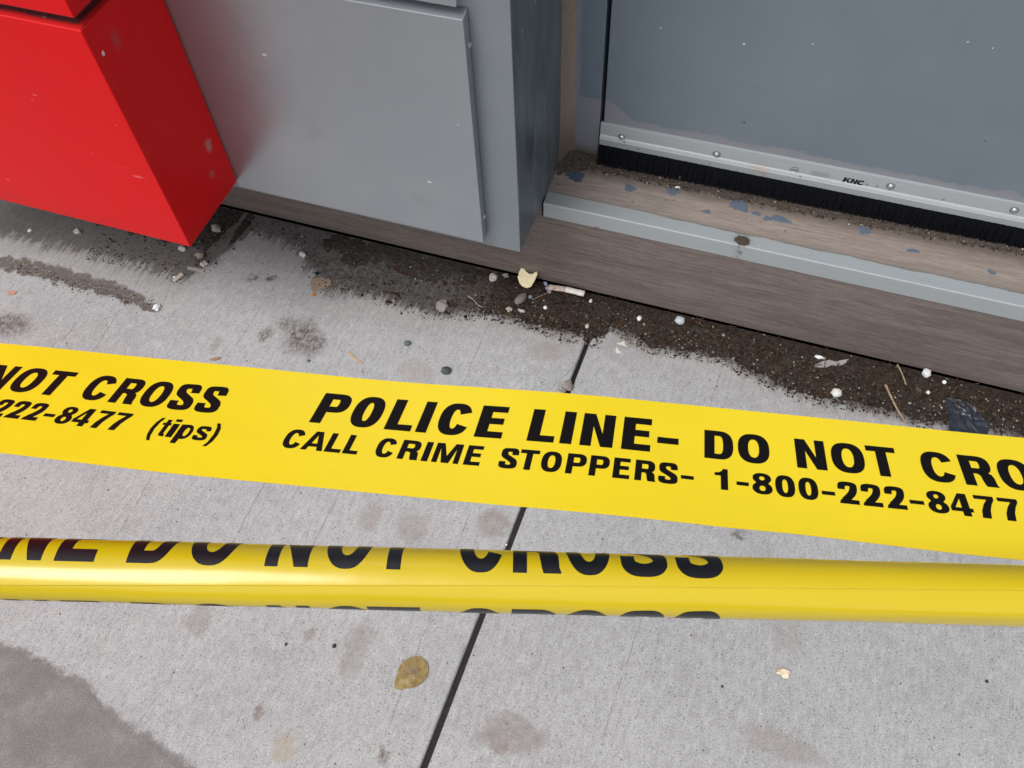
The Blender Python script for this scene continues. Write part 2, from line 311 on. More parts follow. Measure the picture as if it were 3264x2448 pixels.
for p, ry, rz in (((-0.3345, 1.0018, 0.3809), .001, .03), ((-0.3345, 1.0571, 0.2953), .0012, .022), ((-0.3345, 1.0358, 0.2576), .0012, .02), ((-0.3345, 0.9746, 0.2967), .0018, .007), ((-0.3345, 0.9565, 0.6010), .0015, .005), ((-0.3345, 0.9437, 0.6082), .0012, .003), ((-0.3345, 1.0124, 0.6058), .002, .004), ((-0.3345, 0.9814, 0.5261), .001, .005), ((-0.3345, 1.0485, 0.4018), .0008, .03), ((-0.3345, 1.0350, 0.4382), .0008, .012)):
    c = a.spot(c, wl_, p, (.02, ry, rz), (.55, .56, .55), .8, .6)
c = a.spot(c, a.warp(.01, 25), (-0.3345, 0.9745, 0.3764), (.02, .03, .05), (.055, .065, .08), .6, .9)
c = a.spot(c, a.warp(.01, 40), (-.3345, 1.16, .25), (.02, .06, .09), (.13, .10, .08), .7, .9)
c = a.spot(c, a.warp(.003, 120), (-.37, .914, .2135), (.05, .02, .0022), (.36, .33, .28), .8, .6)
POST = a.done(c, r, mt, nb)
def redpaint(name='red_paint', k=1.0):
    a = N(name); P = a.P
    n1 = a.noise(P, 4, 4, .6); n2 = a.noise(P, 1500, 2, .6)
    c = a.mix(n1, (.56 * k, .0045, .0062), (.64 * k, .0070, .0090)); c = a.mix(a.step(n2, .45, .65, 0, .15), c, (.72 * k, .016, .018))
    wp = a.warp(.0022, 260)
    for p, q in (((-1.2181, 0.7340, 0.2256), 1), ((-1.0201, 0.7340, 0.3613), 1)): pass
    c = a.spot(c, wp, (-0.8420, 0.7506, 0.6093), (.02, .0028, .0040), (.62, .60, .62), 1, .4)
    c = a.spot(c, a.warp(.007, 120), (-0.8420, 0.8623, 0.3593), (.02, .009, .014), (.36, .20, .20), .7, .7)
    c = a.spot(c, a.warp(.007, 120), (-0.8420, 0.8444, 0.3159), (.02, .008, .009), (.33, .09, .09), .6, .7)
    c = a.spot(c, a.warp(.006, 80), (-0.8420, 0.7804, 0.6097), (.02, .010, .018), (.42, .05, .05), .6, .8)
    for p, rx, rz, k_ in (((-0.8755, 0.7340, 0.3999), .011, .0025, .8), ((-0.9874, 0.7340, 0.5244), .006, .0016, .7), ((-0.8656, 0.7340, 0.4999), .0022, .0022, .7), ((-0.9423, 0.7340, 0.4290), .0018, .0018, .8), ((-1.0943, 0.7340, 0.4092), .002, .002, .7), ((-1.1639, 0.7340, 0.3164), .004, .003, .5), ((-0.9973, 0.7340, 0.5143), .004, .001, .6), ((-0.8997, 0.7340, 0.4138), .02, .0006, .5)):
        c = a.spot(c, wp, p, (rx, .02, rz), (.72, .18, .18), k_ * .75, .6)
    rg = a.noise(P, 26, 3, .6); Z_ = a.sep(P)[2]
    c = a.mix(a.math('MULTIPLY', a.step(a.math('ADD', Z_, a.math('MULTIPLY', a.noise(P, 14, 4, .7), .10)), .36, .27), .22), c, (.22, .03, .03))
    c = a.mix(a.math('MULTIPLY', a.step(a.noise(a.vm('MULTIPLY', a.warp(.01, 20), (8, 60, 30)), 1, 5, .75), .62, .74), .10), c, (.75, .30, .28))
    return a.done(c, a.math('ADD', a.math('MULTIPLY', rg, .10), .34), 0, a.bump(n2, .0001, .5), .14)
RED = redpaint()
def redlip():
    a = N('dusty_red_ledge'); Y = a.sep(a.P)[1]; X = a.sep(a.P)[0]
    nz = a.noise(a.P, 60, 4, .7)
    d = a.math('MINIMUM', a.math('SUBTRACT', Y, .734), a.math('SUBTRACT', -.842, X))
    m = a.step(a.math('ADD', d, a.math('MULTIPLY', a.math('SUBTRACT', nz, .5), .012)), .008, .015)
    c = a.mix(a.math('MULTIPLY', m, .85), (.58, .010, .012), (.040, .033, .034)); return a.done(c, .45)
REDLIP = redlip()
DARK = plain('dark_void', (.012, .012, .013), .9)
PLAST = plain('worn_edge', (.70, .42, .42), .6)

# ------------------------------------------------------------- red clad column
red = empty('clad_column', (-1.2, .8, 0)); tag(red, 'bright red sheet metal clad column left of the silver panel, with a groove between its panels', 'column')
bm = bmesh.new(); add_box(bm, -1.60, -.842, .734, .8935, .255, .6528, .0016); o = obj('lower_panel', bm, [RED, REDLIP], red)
for p in o.data.polygons:
    if p.normal.z > .9 and p.center.z > .65: p.material_index = 1
o = box('upper_panel', -1.60, -.842, .734, .8935, .6704, 2.9, RED, red, .0016)
box('groove_core', -1.60, -.862, .754, .8935, .6529, .6703, REDLIP, red, 0)
bm = bmesh.new(); add_box(bm, -.8446, -.8436, .7365, .7500, .6523, .6532); obj('corner_seam', bm, DARK, red)
def rivet_bm(c, nrm, r=.0045, h=.0018, socket=True, ring=False):
    bm = bmesh.new(); c = Vector(c); nrm = Vector(nrm).normalized(); q = nrm.to_track_quat('Z', 'Y'); seg = 18
    prof = [(r, 0), (r, h * .35), (r * .88, h * .75), (r * .6, h), (r * .38, h)] + ([(r * .34, h * .35)] if socket else [])
    rings = [[bm.verts.new(c + q @ Vector((pr * math.cos(6.2832 * i / seg), pr * math.sin(6.2832 * i / seg), ph))) for i in range(seg)] for pr, ph in prof]
    for a_, b_ in zip(rings, rings[1:]):
        for i in range(seg): bm.faces.new((a_[i], a_[(i + 1) % seg], b_[(i + 1) % seg], b_[i]))
    bm.faces.new(rings[-1]); bmesh.ops.recalc_face_normals(bm, faces=bm.faces)
    return bm
RIVET = plain('rivet_metal', (.50, .50, .49), .35, .7, vary=.2, scale=400)
DULL = plain('dull_rivet', (.16, .08, .08), .6, .3)
obj('rivet', rivet_bm((-0.9054, 0.7485, 0.6528), (0, 0, 1), .0035, .0014), DULL, red, True)

# ------------------------------------------------------------- silver post cladding with raised cover panels
post = empty('post_cladding', (-.6, 1.0, 0)); tag(post, 'grey metal post cladding left of the door with raised silver cover panels riveted on', 'post')
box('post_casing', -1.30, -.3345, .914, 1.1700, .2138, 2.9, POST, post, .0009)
bm = bmesh.new(); add_box(bm, -.8453, -.3916, .895, .9128, .2385, .6454, .0013); o = obj('cover_panel', bm, SILVER, post)
tag(o, 'large silver cover panel with rivets on its right and top flanges')
for v in o.data.vertices:                       # the top flange is bent up a little towards the wall
    if v.co.z + post.location.z > .62 and v.co.y > -.095 and v.co.y + 0 > .905: v.co.z += .0048
box('upper_cover_panel', -.8453, -.3985, .895, .9138, .6610, 1.25, SILVER, post, .0018)
for p, nn in (((-0.4384, 0.9083, 0.6454), (0, 0, 1)), ((-0.3916, 0.9111, 0.5989), (1, 0, 0)), ((-0.3916, 0.9095, 0.2850), (1, 0, 0))):
    obj('rivet', rivet_bm(p, nn, .0046, .0012), RIVET, post, True)

# ------------------------------------------------------------- door, its frame and sealant
def doorpaint():
    a = N('blue_grey_door_paint'); P = a.P; X, Y, Z = a.sep(P)
    n1 = a.noise(P, 3, 4, .6); n2 = a.noise(P, 1300, 2, .6)
    c = a.mix(a.step(n1, .3, .7), (.125, .162, .194), (.155, .190, .220)); c = a.mix(a.step(n2, .42, .62, 0, .22), c, (.21, .24, .27))
    # older primer showing where the repaint stopped short
    e = a.math('MULTIPLY', a.math('SUBTRACT', a.noise(P, 22, 4, .6), .5), .030); e3 = a.math('MULTIPLY', a.math('SUBTRACT', a.noise(P, 260, 2, .6), .5), .006)
    rise = a.math('MULTIPLY', a.step(X, -.20, -.275), .036)
    lim = a.math('ADD', a.math('ADD', a.math('ADD', rise, .3075), e), e3)
    m = a.step(a.math('SUBTRACT', lim, Z), -.0018, .0030, 0, .9)
    pr = a.mix(a.noise(P, 50, 4, .6), (.205, .205, .232), (.245, .24, .262)); c = a.mix(m, c, pr)
    wp = a.warp(.002, 220)
    for p, rx, rz in (((-0.0618, 1.1710, 0.4860), .0016, .0016), ((0.0334, 1.1710, 0.5044), .001, .001), ((0.2304, 1.1710, 0.5453), .0012, .001), ((0.2642, 1.1710, 0.5425), .0012, .001), ((-0.1878, 1.1710, 0.4888), .0012, .0018)):
        c = a.spot(c, wp, p, (rx, .03, rz), (.75, .75, .75), .9, .5)
    for p, rx, rz in (((0.3134, 1.1710, 0.3933), .0016, .0022), ((0.2588, 1.1710, 0.4132), .001, .001), ((-0.0352, 1.1710, 0.3459), .0025, .0025)):
        c = a.spot(c, wp, p, (rx, .03, rz), (.05, .05, .05), .9, .5)
    c = a.spot(c, a.warp(.004, 60), (-0.0228, 1.1710, 0.3204), (.002, .03, .028), (.20, .17, .14), .5, .8)
    c = a.spot(c, a.warp(.006, 30), (-0.0199, 1.1710, 0.4165), (.022, .03, .003), (.14, .165, .185), .6, .9)
    c = a.spot(c, a.warp(.02, 16), (0.2800, 1.1710, 0.4325), (.08, .03, .03), (.15, .165, .19), .3, .9)
    return a.done(c, a.math('ADD', a.math('MULTIPLY', a.noise(P, 9, 4, .6), .15), .38), .12, a.bump(n2, .00015, .7), .45)
DOORP = doorpaint()
def jambpaint():
    a = N('blue_grey_frame_paint'); P = a.P; X, Y, Z = a.sep(P)
    n2 = a.noise(P, 1300, 2, .6)
    c = a.mix(a.step(a.noise(P, 8, 4, .6), .3, .7), (.105, .145, .185), (.135, .17, .21)); c = a.mix(a.step(n2, .42, .62, 0, .2), c, (.20, .23, .26))
    e = a.math('MULTIPLY', a.math('SUBTRACT', a.noise(P, 30, 4, .6), .5), .03)
    m = a.step(a.math('SUBTRACT', a.math('ADD', .338, e), Z), -.001, .002, 0, .9)
    l = a.step(a.math('SUBTRACT', a.math('ADD', -.312, a.math('MULTIPLY', e, .35)), X), -.001, .002, 0, .85)
    c = a.mix(a.math('MAXIMUM', m, l), c, (.205, .203, .235))
    g = a.step(a.math('ADD', Z, a.math('MULTIPLY', e, .6)), .245, .215, 0, .85); c = a.mix(g, c, (.11, .085, .07))
    return a.done(c, .42, .1, a.bump(n2, .00015, .7))
frame = empty('door_frame', (-.3, 1.2, .213)); tag(frame, 'narrow blue-grey steel door jamb between the grey post and the black door gap', 'door frame')
box('jamb', -.3342, -.2736, 1.1705, 1.27, .2135, 2.35, jambpaint(), frame, .0012)
box('door_stop', -.2726, -.2560, 1.222, 1.27, .2135, 2.35, DARK, frame, 0)
box('head', -.2726, .80, 1.1705, 1.27, 2.27, 2.35, plain('head_paint', (.20, .24, .27), .45), frame, .001)
# sealant bead
a = N('old_sealant'); n_ = a.noise(a.P, 90, 4, .7); c = a.mix(n_, (.15, .118, .092), (.26, .21, .165))
c = a.mix(a.step(a.sep(a.P)[2], .33, .23, 0, .75), c, (.10, .075, .06))
ck = a.noise(a.vm('MULTIPLY', a.P, (500, 500, 60)), 1, 3, .6); c = a.mix(a.math('MULTIPLY', a.step(ck, .60, .66), a.step(a.sep(a.P)[2], .47, .53)), c, (.03, .025, .02))
SEAL = a.done(c, .8, 0, a.bump(n_, .0012, .8))
bm = bmesh.new(); rg = random.Random(5); prev = None; z = .2137
while z < 2.3:
    w_ = .0145 + .0015 * math.sin(z * 23) + rg.uniform(-.0006, .0006); dpt = .034 + rg.uniform(-.001, .001)
    if z < .30: w_ += (.30 - z) * .09; dpt += (.30 - z) * .12
    row = [bm.verts.new(p) for p in ((-.3344, 1.1704 - dpt, z), (-.3344 + w_ * .22, 1.1704 - dpt * .55, z), (-.3344 + w_ * .55, 1.1704 - dpt * .18, z), (-.3344 + w_, 1.1703, z))]
    if prev:
        for i in range(3): bm.faces.new((prev[i], prev[i + 1], row[i + 1], row[i]))
    prev = row; z += .012
bmesh.ops.recalc_face_normals(bm, faces=bm.faces); obj('sealant', bm, SEAL, frame, True)

door = empty('door', (.2, 1.19, .24)); tag(door, 'blue-grey painted steel door with an aluminium brush sweep screwed along its bottom', 'door')
box('leaf', -.2667, .78, 1.1712, 1.2160, .2475, 2.262, DOORP, door, .0012)
def alu(name, c0, c1, rough=.38, met=.55, dirty=.3):
    a = N(name); P = a.P; nz = a.noise(a.vm('MULTIPLY', P, (12, 700, 700)), 1, 3, .6); n2 = a.noise(P, 60, 5, .7)
    c = a.mix(nz, c0, c1); c = a.mix(a.step(n2, .52, .8, 0, dirty), c, (.30, .26, .22))
    sp = a.math('MULTIPLY', a.step(a.vor(a.warp(.003, 200), 70), .07, .03), a.math('GREATER_THAN', a.sep(a.vor(a.warp(.003, 200), 70, 'Color'))[0], .80)); c = a.mix(a.math('MULTIPLY', sp, .6), c, (.10, .095, .09))
    return a, c, a.math('ADD', a.math('MULTIPLY', n2, .14), rough - .05), met, a.bump(nz, .00008, .6)
a, c, r, mt, nb = alu('sweep_aluminium', (.36, .395, .41), (.44, .47, .48), .38, .3, .2)
c = a.spot(c, a.warp(.006, 90), (0.0071, 1.1645, 0.2638), (.020, .03, .010), (.42, .33, .26), .55, .9)
c = a.spot(c, a.warp(.004, 90), (0.0154, 1.1595, 0.2539), (.006, .03, .006), (.42, .28, .22), .6, .9)
Z = a.sep(a.P)[2]; rim = a.math('MULTIPLY', a.step(Z, .2625, .2645), a.step(Z, .2700, .2672)); c = a.mix(a.math('MULTIPLY', rim, a.step(a.noise(a.P, 140, 4, .7), .40, .62, 0, .5)), c, (.48, .48, .465))  # highlight on the ridge painted in as a broken lighter line
for q in ((-0.0757, 1.1645, 0.2525), (-0.2011, 1.1590, 0.2555), (0.0743, 1.1600, 0.2641), (0.1791, 1.1600, 0.2731), (0.1943, 1.1610, 0.2733), (-0.2270, 1.1645, 0.2629), (0.2986, 1.1600, 0.2728)): c = a.spot(c, a.warp(.002, 250), q, (.0030, .03, .0024), (.16, .15, .14), .75, .6)
SWALU = a.done(c, r, mt, nb)
bm = bmesh.new()
add_prism(bm, [(1.1711, .2942), (1.1676, .2942), (1.1672, .2925), (1.1672, .2690), (1.1664, .2680), (1.1652, .2650), (1.1646, .2622), (1.1640, .2612), (1.1652, .2478), (1.1711, .2478)], -.2707, .776)
obj('sweep_rail', bm, SWALU, door)
BR = plain('black_bristle', (.0028, .0032, .005), .7, vary=.5, scale=900, spec=.08)
bm = bmesh.new(); rb = random.Random(11); x = -.2700
while x < .774:
    wd = rb.uniform(.0009, .0022); yy = 1.1652 + rb.uniform(-.0006, .0006); yf_ = 1.1500 + .006 * max(0, min(1, (x + .27) / .7)) + rb.uniform(-.0012, .0012); tip = rb.uniform(-.0016, .0016); zb = .2142 + rb.uniform(0, .0035)
    vs = [bm.verts.new(p) for p in ((x, yy, .2485), (x + wd, yy, .2485), (x + wd + tip, yf_, zb), (x + tip, yf_, zb), (x, yy + .003, .2485), (x + wd, yy + .003, .2485), (x + wd + tip, yf_ + .008, zb), (x + tip, yf_ + .008, zb))]
    for f in ((0, 1, 2, 3), (5, 4, 7, 6), (4, 0, 3, 7), (1, 5, 6, 2), (3, 2, 6, 7)): bm.faces.new([vs[i] for i in f])
    x += wd * .93
add_prism(bm, [(1.1600, .2140), (1.1700, .2140), (1.1710, .2477), (1.1672, .2477)], -.2698, .774)
obj('brush', bm, BR, door)
SCREW = plain('screw_steel', (.62, .63, .64), .22, .9, vary=.15, scale=500)
WASH = plain('screw_recess', (.25, .27, .28), .4, .6)
for q in ((-0.2324, 1.1672, 0.2716), (-0.0679, 1.1672, 0.2748), (0.2144, 1.1672, 0.2792), (.402, 1.1672, .2795), (.60, 1.1672, .2795)):
    s_ = obj('screw', rivet_bm(q, (0, -1, 0), .0046, .0036, False), SCREW, door, True)
    w_ = obj('washer', rivet_bm((q[0], q[1], q[2]), (0, -1, 0), .0072, .0005, False), WASH, None)
    w_.parent = s_; w_.location = (0, 0, 0)

# ------------------------------------------------------------- threshold
def wood(name, c0, c1, k=1):
    a = N(name); P = a.P
    g = a.noise(a.vm('MULTIPLY', a.warp(.006, 7), (9, 230, 260)), 1, 6, .72); g2 = a.noise(a.vm('MULTIPLY', a.warp(.01, 4), (2.4, 38, 46)), 1, 4, .6); g3 = a.noise(a.vm('MULTIPLY', P, (30, 900, 900)), 1, 3, .7)
    c = a.mix(a.step(g, .32, .68), c0, c1); c = a.mix(a.step(g2, .40, .66, 0, .5), c, tuple(q * .82 for q in c0)); c = a.mix(a.step(g3, .52, .66, 0, .55), c, tuple(q * .50 for q in c0)); g4 = a.noise(a.vm('MULTIPLY', P, (55, 1500, 1500)), 1, 2, .6); c = a.mix(a.step(g4, .56, .68, 0, .4), c, tuple(min(1, q * 1.3) for q in c1))
    c = a.mix(a.step(a.noise(P, 10, 4, .7), .5, .75, 0, .25), c, (.17, .165, .15))
    sp = a.math('MULTIPLY', a.step(a.vor(P, 75), .09, .04), a.math('GREATER_THAN', a.sep(a.vor(P, 75, 'Color'))[0], .82)); c = a.mix(a.math('MULTIPLY', sp, .7), c, (.05, .04, .035))
    return a, c, a.bump(g, .0004, .5)
a, c, nb = wood('fascia_laminate', (.118, .093, .081), (.205, .167, .149))
Z = a.sep(a.P)[2]; gr = a.step(a.math('ADD', Z, a.math('MULTIPLY', a.noise(a.P, 30, 4, .7), .03)), .045, .005, 0, .6); c = a.mix(gr, c, (.075, .066, .058))
FASC = a.done(c, .62, 0, nb, .35)
a, c, nb = wood('tread_laminate', (.215, .172, .150), (.315, .262, .232))
c = a.spot(c, a.warp(.012, 60), (-0.1559, 1.1020, 0.2130), (.03, .014, .1), (.20, .17, .15), .6, .9)
Y = a.sep(a.P)[1]; c = a.mix(a.step(a.math('ADD', Y, a.math('MULTIPLY', a.noise(a.P, 25, 4, .7), .012)), 1.080, 1.0685, 0, .55), c, (.19, .17, .145))
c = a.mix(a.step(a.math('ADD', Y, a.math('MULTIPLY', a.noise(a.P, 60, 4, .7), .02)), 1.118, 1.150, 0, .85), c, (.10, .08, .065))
for q, r0 in (((-0.1190, 1.1049, 0.2130), .003), ((-0.3228, 1.0843, 0.2130), .004), ((-0.1857, 1.0804, 0.2130), .003), ((-0.1313, 1.1012, 0.2130), .003), ((0.0728, 1.0882, 0.2130), .003), ((0.0161, 1.0954, 0.2130), .002), ((0.0321, 1.0969, 0.2130), .002)): c = a.spot(c, a.warp(.002, 200), q, (r0, r0, .1), (.12, .125, .135), .85, .6)
TREAD = a.done(c, .6, 0, nb, .35)
thr = empty('door_threshold', (.1, 1.1, 0)); tag(thr, 'brown woodgrain door step with aluminium edging and blue paint drips on its tread', 'door step')
box('fascia_board', -1.62, .95, 1.0341, 1.052, .0070, .1820, FASC, thr, .0006)
box('fascia_upper', -1.62, -.3362, 1.0341, 1.052, .1821, .2128, FASC, thr, .0005)
box('tread_board', -.3400, .95, 1.0530, 1.34, .195, .2126, TREAD, thr, .0006)
a, c, r, mt, nb = alu('edging_aluminium', (.315, .345, .358), (.390, .415, .425), .45, .3, .25)
Y = a.sep(a.P)[1]; X = a.sep(a.P)[0]; eg = a.math('ADD', Y, a.math('MULTIPLY', a.math('SUBTRACT', a.noise(a.P, 16, 5, .6), .5), .012)); c = a.mix(a.math('MULTIPLY', a.step(eg, 1.0570, 1.0592), a.step(X, -.16, -.10, 0, .9)), c, (.185, .165, .14)); c = a.mix(a.math('MULTIPLY', a.step(Y, 1.0344, 1.0336), a.step(a.sep(a.P)[2], .2126, .2134)), c, (.40, .42, .43))  # last mix paints the bright edge highlight along the front top corner
c = a.spot(c, a.warp(.005, 120), ((0.0089, 1.0438, 0.2145)), (.0145, .0125, .1), (.030, .022, .015), 1, .3)
c = a.spot(c, a.warp(.008, 90), ((0.0089, 1.0438, 0.2145)), (.021, .0125, .1), (.16, .13, .09), .35, .8)
c = a.spot(c, a.warp(.004, 160), (-0.2353, 1.0325, 0.1813), (.006, .1, .005), (.11, .08, .06), .9, .7)
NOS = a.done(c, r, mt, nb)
bm = bmesh.new()
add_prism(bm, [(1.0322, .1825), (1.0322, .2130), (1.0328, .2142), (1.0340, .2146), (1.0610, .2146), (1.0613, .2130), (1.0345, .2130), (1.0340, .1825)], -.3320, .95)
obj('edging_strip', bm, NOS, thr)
PB = plain('blue_grey_drip', (.060, .078, .108), .35, vary=.2, scale=300)
PB2 = plain('pale_blue_drip', (.092, .118, .158), .4, vary=.2, scale=300)
for i, (q, rx, ry) in enumerate((((-0.2986, 1.1143, 0.2130), .0145, .0125), ((-0.1987, 1.1116, 0.2130), .0085, .0075), ((-0.1270, 1.1246, 0.2130), .0105, .0068), ((-0.0606, 1.0937, 0.2130), .0065, .0040), ((-0.0102, 1.1235, 0.2130), .0135, .0125), ((0.0207, 1.1135, 0.2130), .0068, .0050), ((0.0405, 1.1071, 0.2130), .0075, .0048), ((0.0606, 1.1120, 0.2130), .0135, .0068), ((0.1961, 1.1263, 0.2130), .0100, .0078), ((0.2771, 1.1027, 0.2130), .0090, .0038), ((0.3978, 1.0921, 0.2130), .0060, .0040))):
    o = obj('paint_drip', blob_mesh(blob(rx * 1.12, ry * 1.15, 40 + i, 34, .24), lambda u, v, h, q=q: Vector((q[0] + u, q[1] + v, .2128 + h)), .0006), PB if i < 1 else PB2, thr)

# ------------------------------------------------------------- wall behind, above the door and out of frame
WALL = plain('facade_render', (.30, .30, .31), .8)
tag(box('facade_wall', -6, 6, 1.275, 1.5, -.02, 4.2, WALL, None, 0), kind='structure')
bm = bmesh.new(); add_box(bm, -6, -1.63, 1.06, 1.2745, -.02, 4.2); add_box(bm, .96, 6, 1.06, 1.2745, -.02, 4.2); add_box(bm, -1.62, .95, 1.18, 1.2745, 2.36, 4.2)
tag(obj('shopfront_wall', bm, plain('shopfront', (.28, .29, .30), .5)), kind='structure')

# ============================================================= printed lettering (own letter shapes)
def arc(cx, cy, rx, ry, a0, a1, n=14, p=2.5):
    out = []
    for i in range(n + 1):
        t = math.radians(a0 + (a1 - a0) * i / n); c_, s_ = math.cos(t), math.sin(t)
        out.append((cx + rx * math.copysign(abs(c_) ** (2 / p), c_), cy + ry * math.copysign(abs(s_) ** (2 / p), s_)))
    return out
def cat(pts, k=6):
    out = []
    for i in range(len(pts) - 1):
        p0 = pts[max(0, i - 1)]; p1 = pts[i]; p2 = pts[i + 1]; p3 = pts[min(len(pts) - 1, i + 2)]
        for j in range(k):
            t = j / k; out.append(tuple(.5 * (2 * p1[d] + (p2[d] - p0[d]) * t + (2 * p0[d] - 5 * p1[d] + 4 * p2[d] - p3[d]) * t * t + (3 * p1[d] - p0[d] - 3 * p2[d] + p3[d]) * t ** 3) for d in (0, 1)))
    out.append(pts[-1]); return out
def stroke(pts, s, t, k=6):
    c = cat(pts, k); L, R_ = [], []
    for i, p in enumerate(c):
        a_ = c[max(0, i - 1)]; b_ = c[min(len(c) - 1, i + 1)]; dx, dy = b_[0] - a_[0], b_[1] - a_[1]; m = math.hypot(dx, dy) or 1; dx /= m; dy /= m
        w_ = (t * dx * dx + s * dy * dy) / 2 * (1 + .18 * abs(dx * dy) * 2)
        L.append((p[0] - dy * w_, p[1] + dx * w_)); R_.append((p[0] + dy * w_, p[1] - dx * w_))
    return ('strip', L, R_)
def glyph(ch, w, h, s, t):
    """list of pieces; a piece is [outer, hole, hole...] in millimetres"""
    q = lambda L: [(x * w, y * h) for x, y in L]
    if ch in 'O0': return [[arc(w / 2, h / 2, w / 2, h / 2 * 1.02, 0, 350, 35), arc(w / 2, h / 2, w / 2 - s, h / 2 - t, 0, 350, 35, 2.3)]]
    if ch == 'C':
        o = arc(w / 2, h / 2, w / 2, h / 2 * 1.02, 22, 338, 34); i_ = arc(w / 2, h / 2, w / 2 - s, h / 2 - t, 26, 334, 34, 2.3)
        return [[o + i_[::-1]]]
    if ch == 'D': rx = w * .48; return [[[(0, 0)] + arc(w - rx, h / 2, rx, h / 2, -90, 90, 20) + [(0, h)], [(s, t)] + arc(w - rx, h / 2, rx - s, h / 2 - t, -90, 90, 20) + [(s, h - t)]]]
    if ch == 'P':
        b = h * .37; rx = w * .42; m = (b + h) / 2; ry = (h - b) / 2
        return [[[(0, 0), (s, 0), (s, b)] + arc(w - rx, m, rx, ry, -90, 90, 16) + [(0, h)], [(s, b + t)] + arc(w - rx, m, max(.1, rx - s), ry - t, -90, 90, 12) + [(s, h - t)]]]
    if ch == 'R':
        b = h * .40; rx = w * .40; W_ = w * .95; m = (b + h) / 2; ry = (h - b) / 2
        return [[[(0, 0), (s, 0), (s, b), (w * .46, b), (w * .545, b * .86), (w * .565, b * .5), (w * .60, h * .07), (w * .635, 0), (w * 1.0, 0), (w * 1.0, h * .025), (w * .965, h * .08), (w * .95, h * .28), (w * .90, h * .40), (w * .79, h * .465)] + arc(W_ - rx, m, rx, ry, -52, 90, 14) + [(0, h)], [(s, b + t)] + arc(W_ - rx, m, max(.1, rx - s), ry - t, -90, 90, 12) + [(s, h - t)]]]
    if ch == 'L': return [[[(0, 0), (w, 0), (w, t), (s, t), (s, h), (0, h)]]]
    if ch == 'I': return [[[(0, 0), (w, 0), (w, h), (0, h)]]]
    if ch == '-': return [[[(0, 0), (w, 0), (w, h), (0, h)]]]
    if ch == 'E': m = h * .52; return [[[(0, 0), (w, 0), (w, t), (s, t), (s, m - t / 2), (w * .93, m - t / 2), (w * .93, m + t / 2), (s, m + t / 2), (s, h - t), (w * .99, h - t), (w * .99, h), (0, h)]]]
    if ch == 'T': return [[[(w / 2 - s / 2, 0), (w / 2 + s / 2, 0), (w / 2 + s / 2, h - t), (w, h - t), (w, h), (0, h), (0, h - t), (w / 2 - s / 2, h - t)]]]
    if ch == 'N': k = s * .93; return [[[(0, 0), (k, 0), (k, h * .60), (w - k * 1.05, 0), (w, 0), (w, h), (w - k, h), (w - k, h * .40), (k * 1.05, h), (0, h)]]]
    if ch == 'M': k = s * .86; return [[[(0, 0), (k, 0), (k, h * .72), (w * .36, 0), (w * .64, 0), (w - k, h * .72), (w - k, 0), (w, 0), (w, h), (w - k * 1.45, h), (w / 2, h * .36), (k * 1.45, h), (0, h)]]]
    if ch == 'K': return [[[(0, 0), (s, 0), (s, h * .28), (w * .45, h * .46), (w * .66, 0), (w * 1.05, 0), (w * .66, h * .62), (w * 1.0, h), (w * .62, h), (s, h * .55), (s, h), (0, h)]]]
    if ch == 'A': return [[[(0, 0), (s * .98, 0), (s + w * .035, h * .19), (w - s - w * .035, h * .19), (w - s * .98, 0), (w, 0), (w / 2 + s * .62, h), (w / 2 - s * .62, h)], q([(.375, .36), (.625, .36), (.50, .80)])]]
    if ch == 'S': hs, ht = s / 2 / w, t / 2 / h; return [[stroke(q([(1 - hs - .01, .67), (1 - hs - .03, .82), (.70, 1 - ht), (.5, 1.01 - ht), (.27, .985 - ht), (hs + .02, .78), (hs + .08, .62), (.5, .50), (1 - hs - .07, .37), (1 - hs, .21), (.74, .02 + ht), (.5, -.01 + ht), (.27, .015 + ht), (hs + .01, .18), (hs, .335)]), s, t)]]
    if ch == '8':
        hb = h * .56; ht = h * .50; o = arc(w / 2, hb / 2, w / 2, hb / 2, 128, 412, 30, 2.2)[0:] ; u_ = arc(w / 2, h - ht / 2, w * .465, ht / 2, -48, 228, 26, 2.2)
        return [[o + u_, arc(w / 2, hb / 2, w / 2 - s, hb / 2 - t * .85, 0, 345, 20, 2.2), arc(w / 2, h - ht / 2, w * .465 - s * .95, ht / 2 - t * .85, 0, 345, 20, 2.2)]]
    if ch == '2': return [[stroke(q([(s / 2 / w, .64), (s / 2 / w + .01, .78), (.27, .975 - t / 2 / h), (.5, 1.01 - t / 2 / h), (.76, .97 - t / 2 / h), (.99 - s / 2 / w, .74), (.90 - s / 2 / w, .52), (.50, .31), (.30, .17)]), s, t)], [[(0, 0), (w, 0), (w, t * 1.05), (w * .42, t * 1.05), (w * .50, h * .26), (w * .28, h * .30), (w * .05, h * .14)]]]
    if ch == '4': return [[q([(.50, 0), (.86, 0), (.86, .19), (1, .19), (1, .36), (.86, .36), (.86, 1), (.47, 1), (0, .37), (0, .19), (.50, .19)]), q([(.50, .36), (.22, .36), (.50, .76)])]]
    if ch == '7': return [[q([(0, 1), (1, 1), (1, .85), (.82, .64), (.66, .36), (.58, 0), (.14, 0), (.22, .32), (.40, .60), (.62, .83), (0, .83)])]]
    if ch == '1': return [[q([(.46, 0), (1, 0), (1, 1), (.62, 1), (.54, .90), (.32, .815), (0, .80), (0, .66), (.46, .66)])]]
    if ch == '(': return [[q([(.55, 0), (1, 0), (.68, .2), (.56, .5), (.68, .8), (1, 1), (.55, 1), (.14, .78), (0, .5), (.14, .22)])]]
    if ch == ')': return [[[(w - x, y) for x, y in glyph('(', w, h, s, t)[0][0]]]]
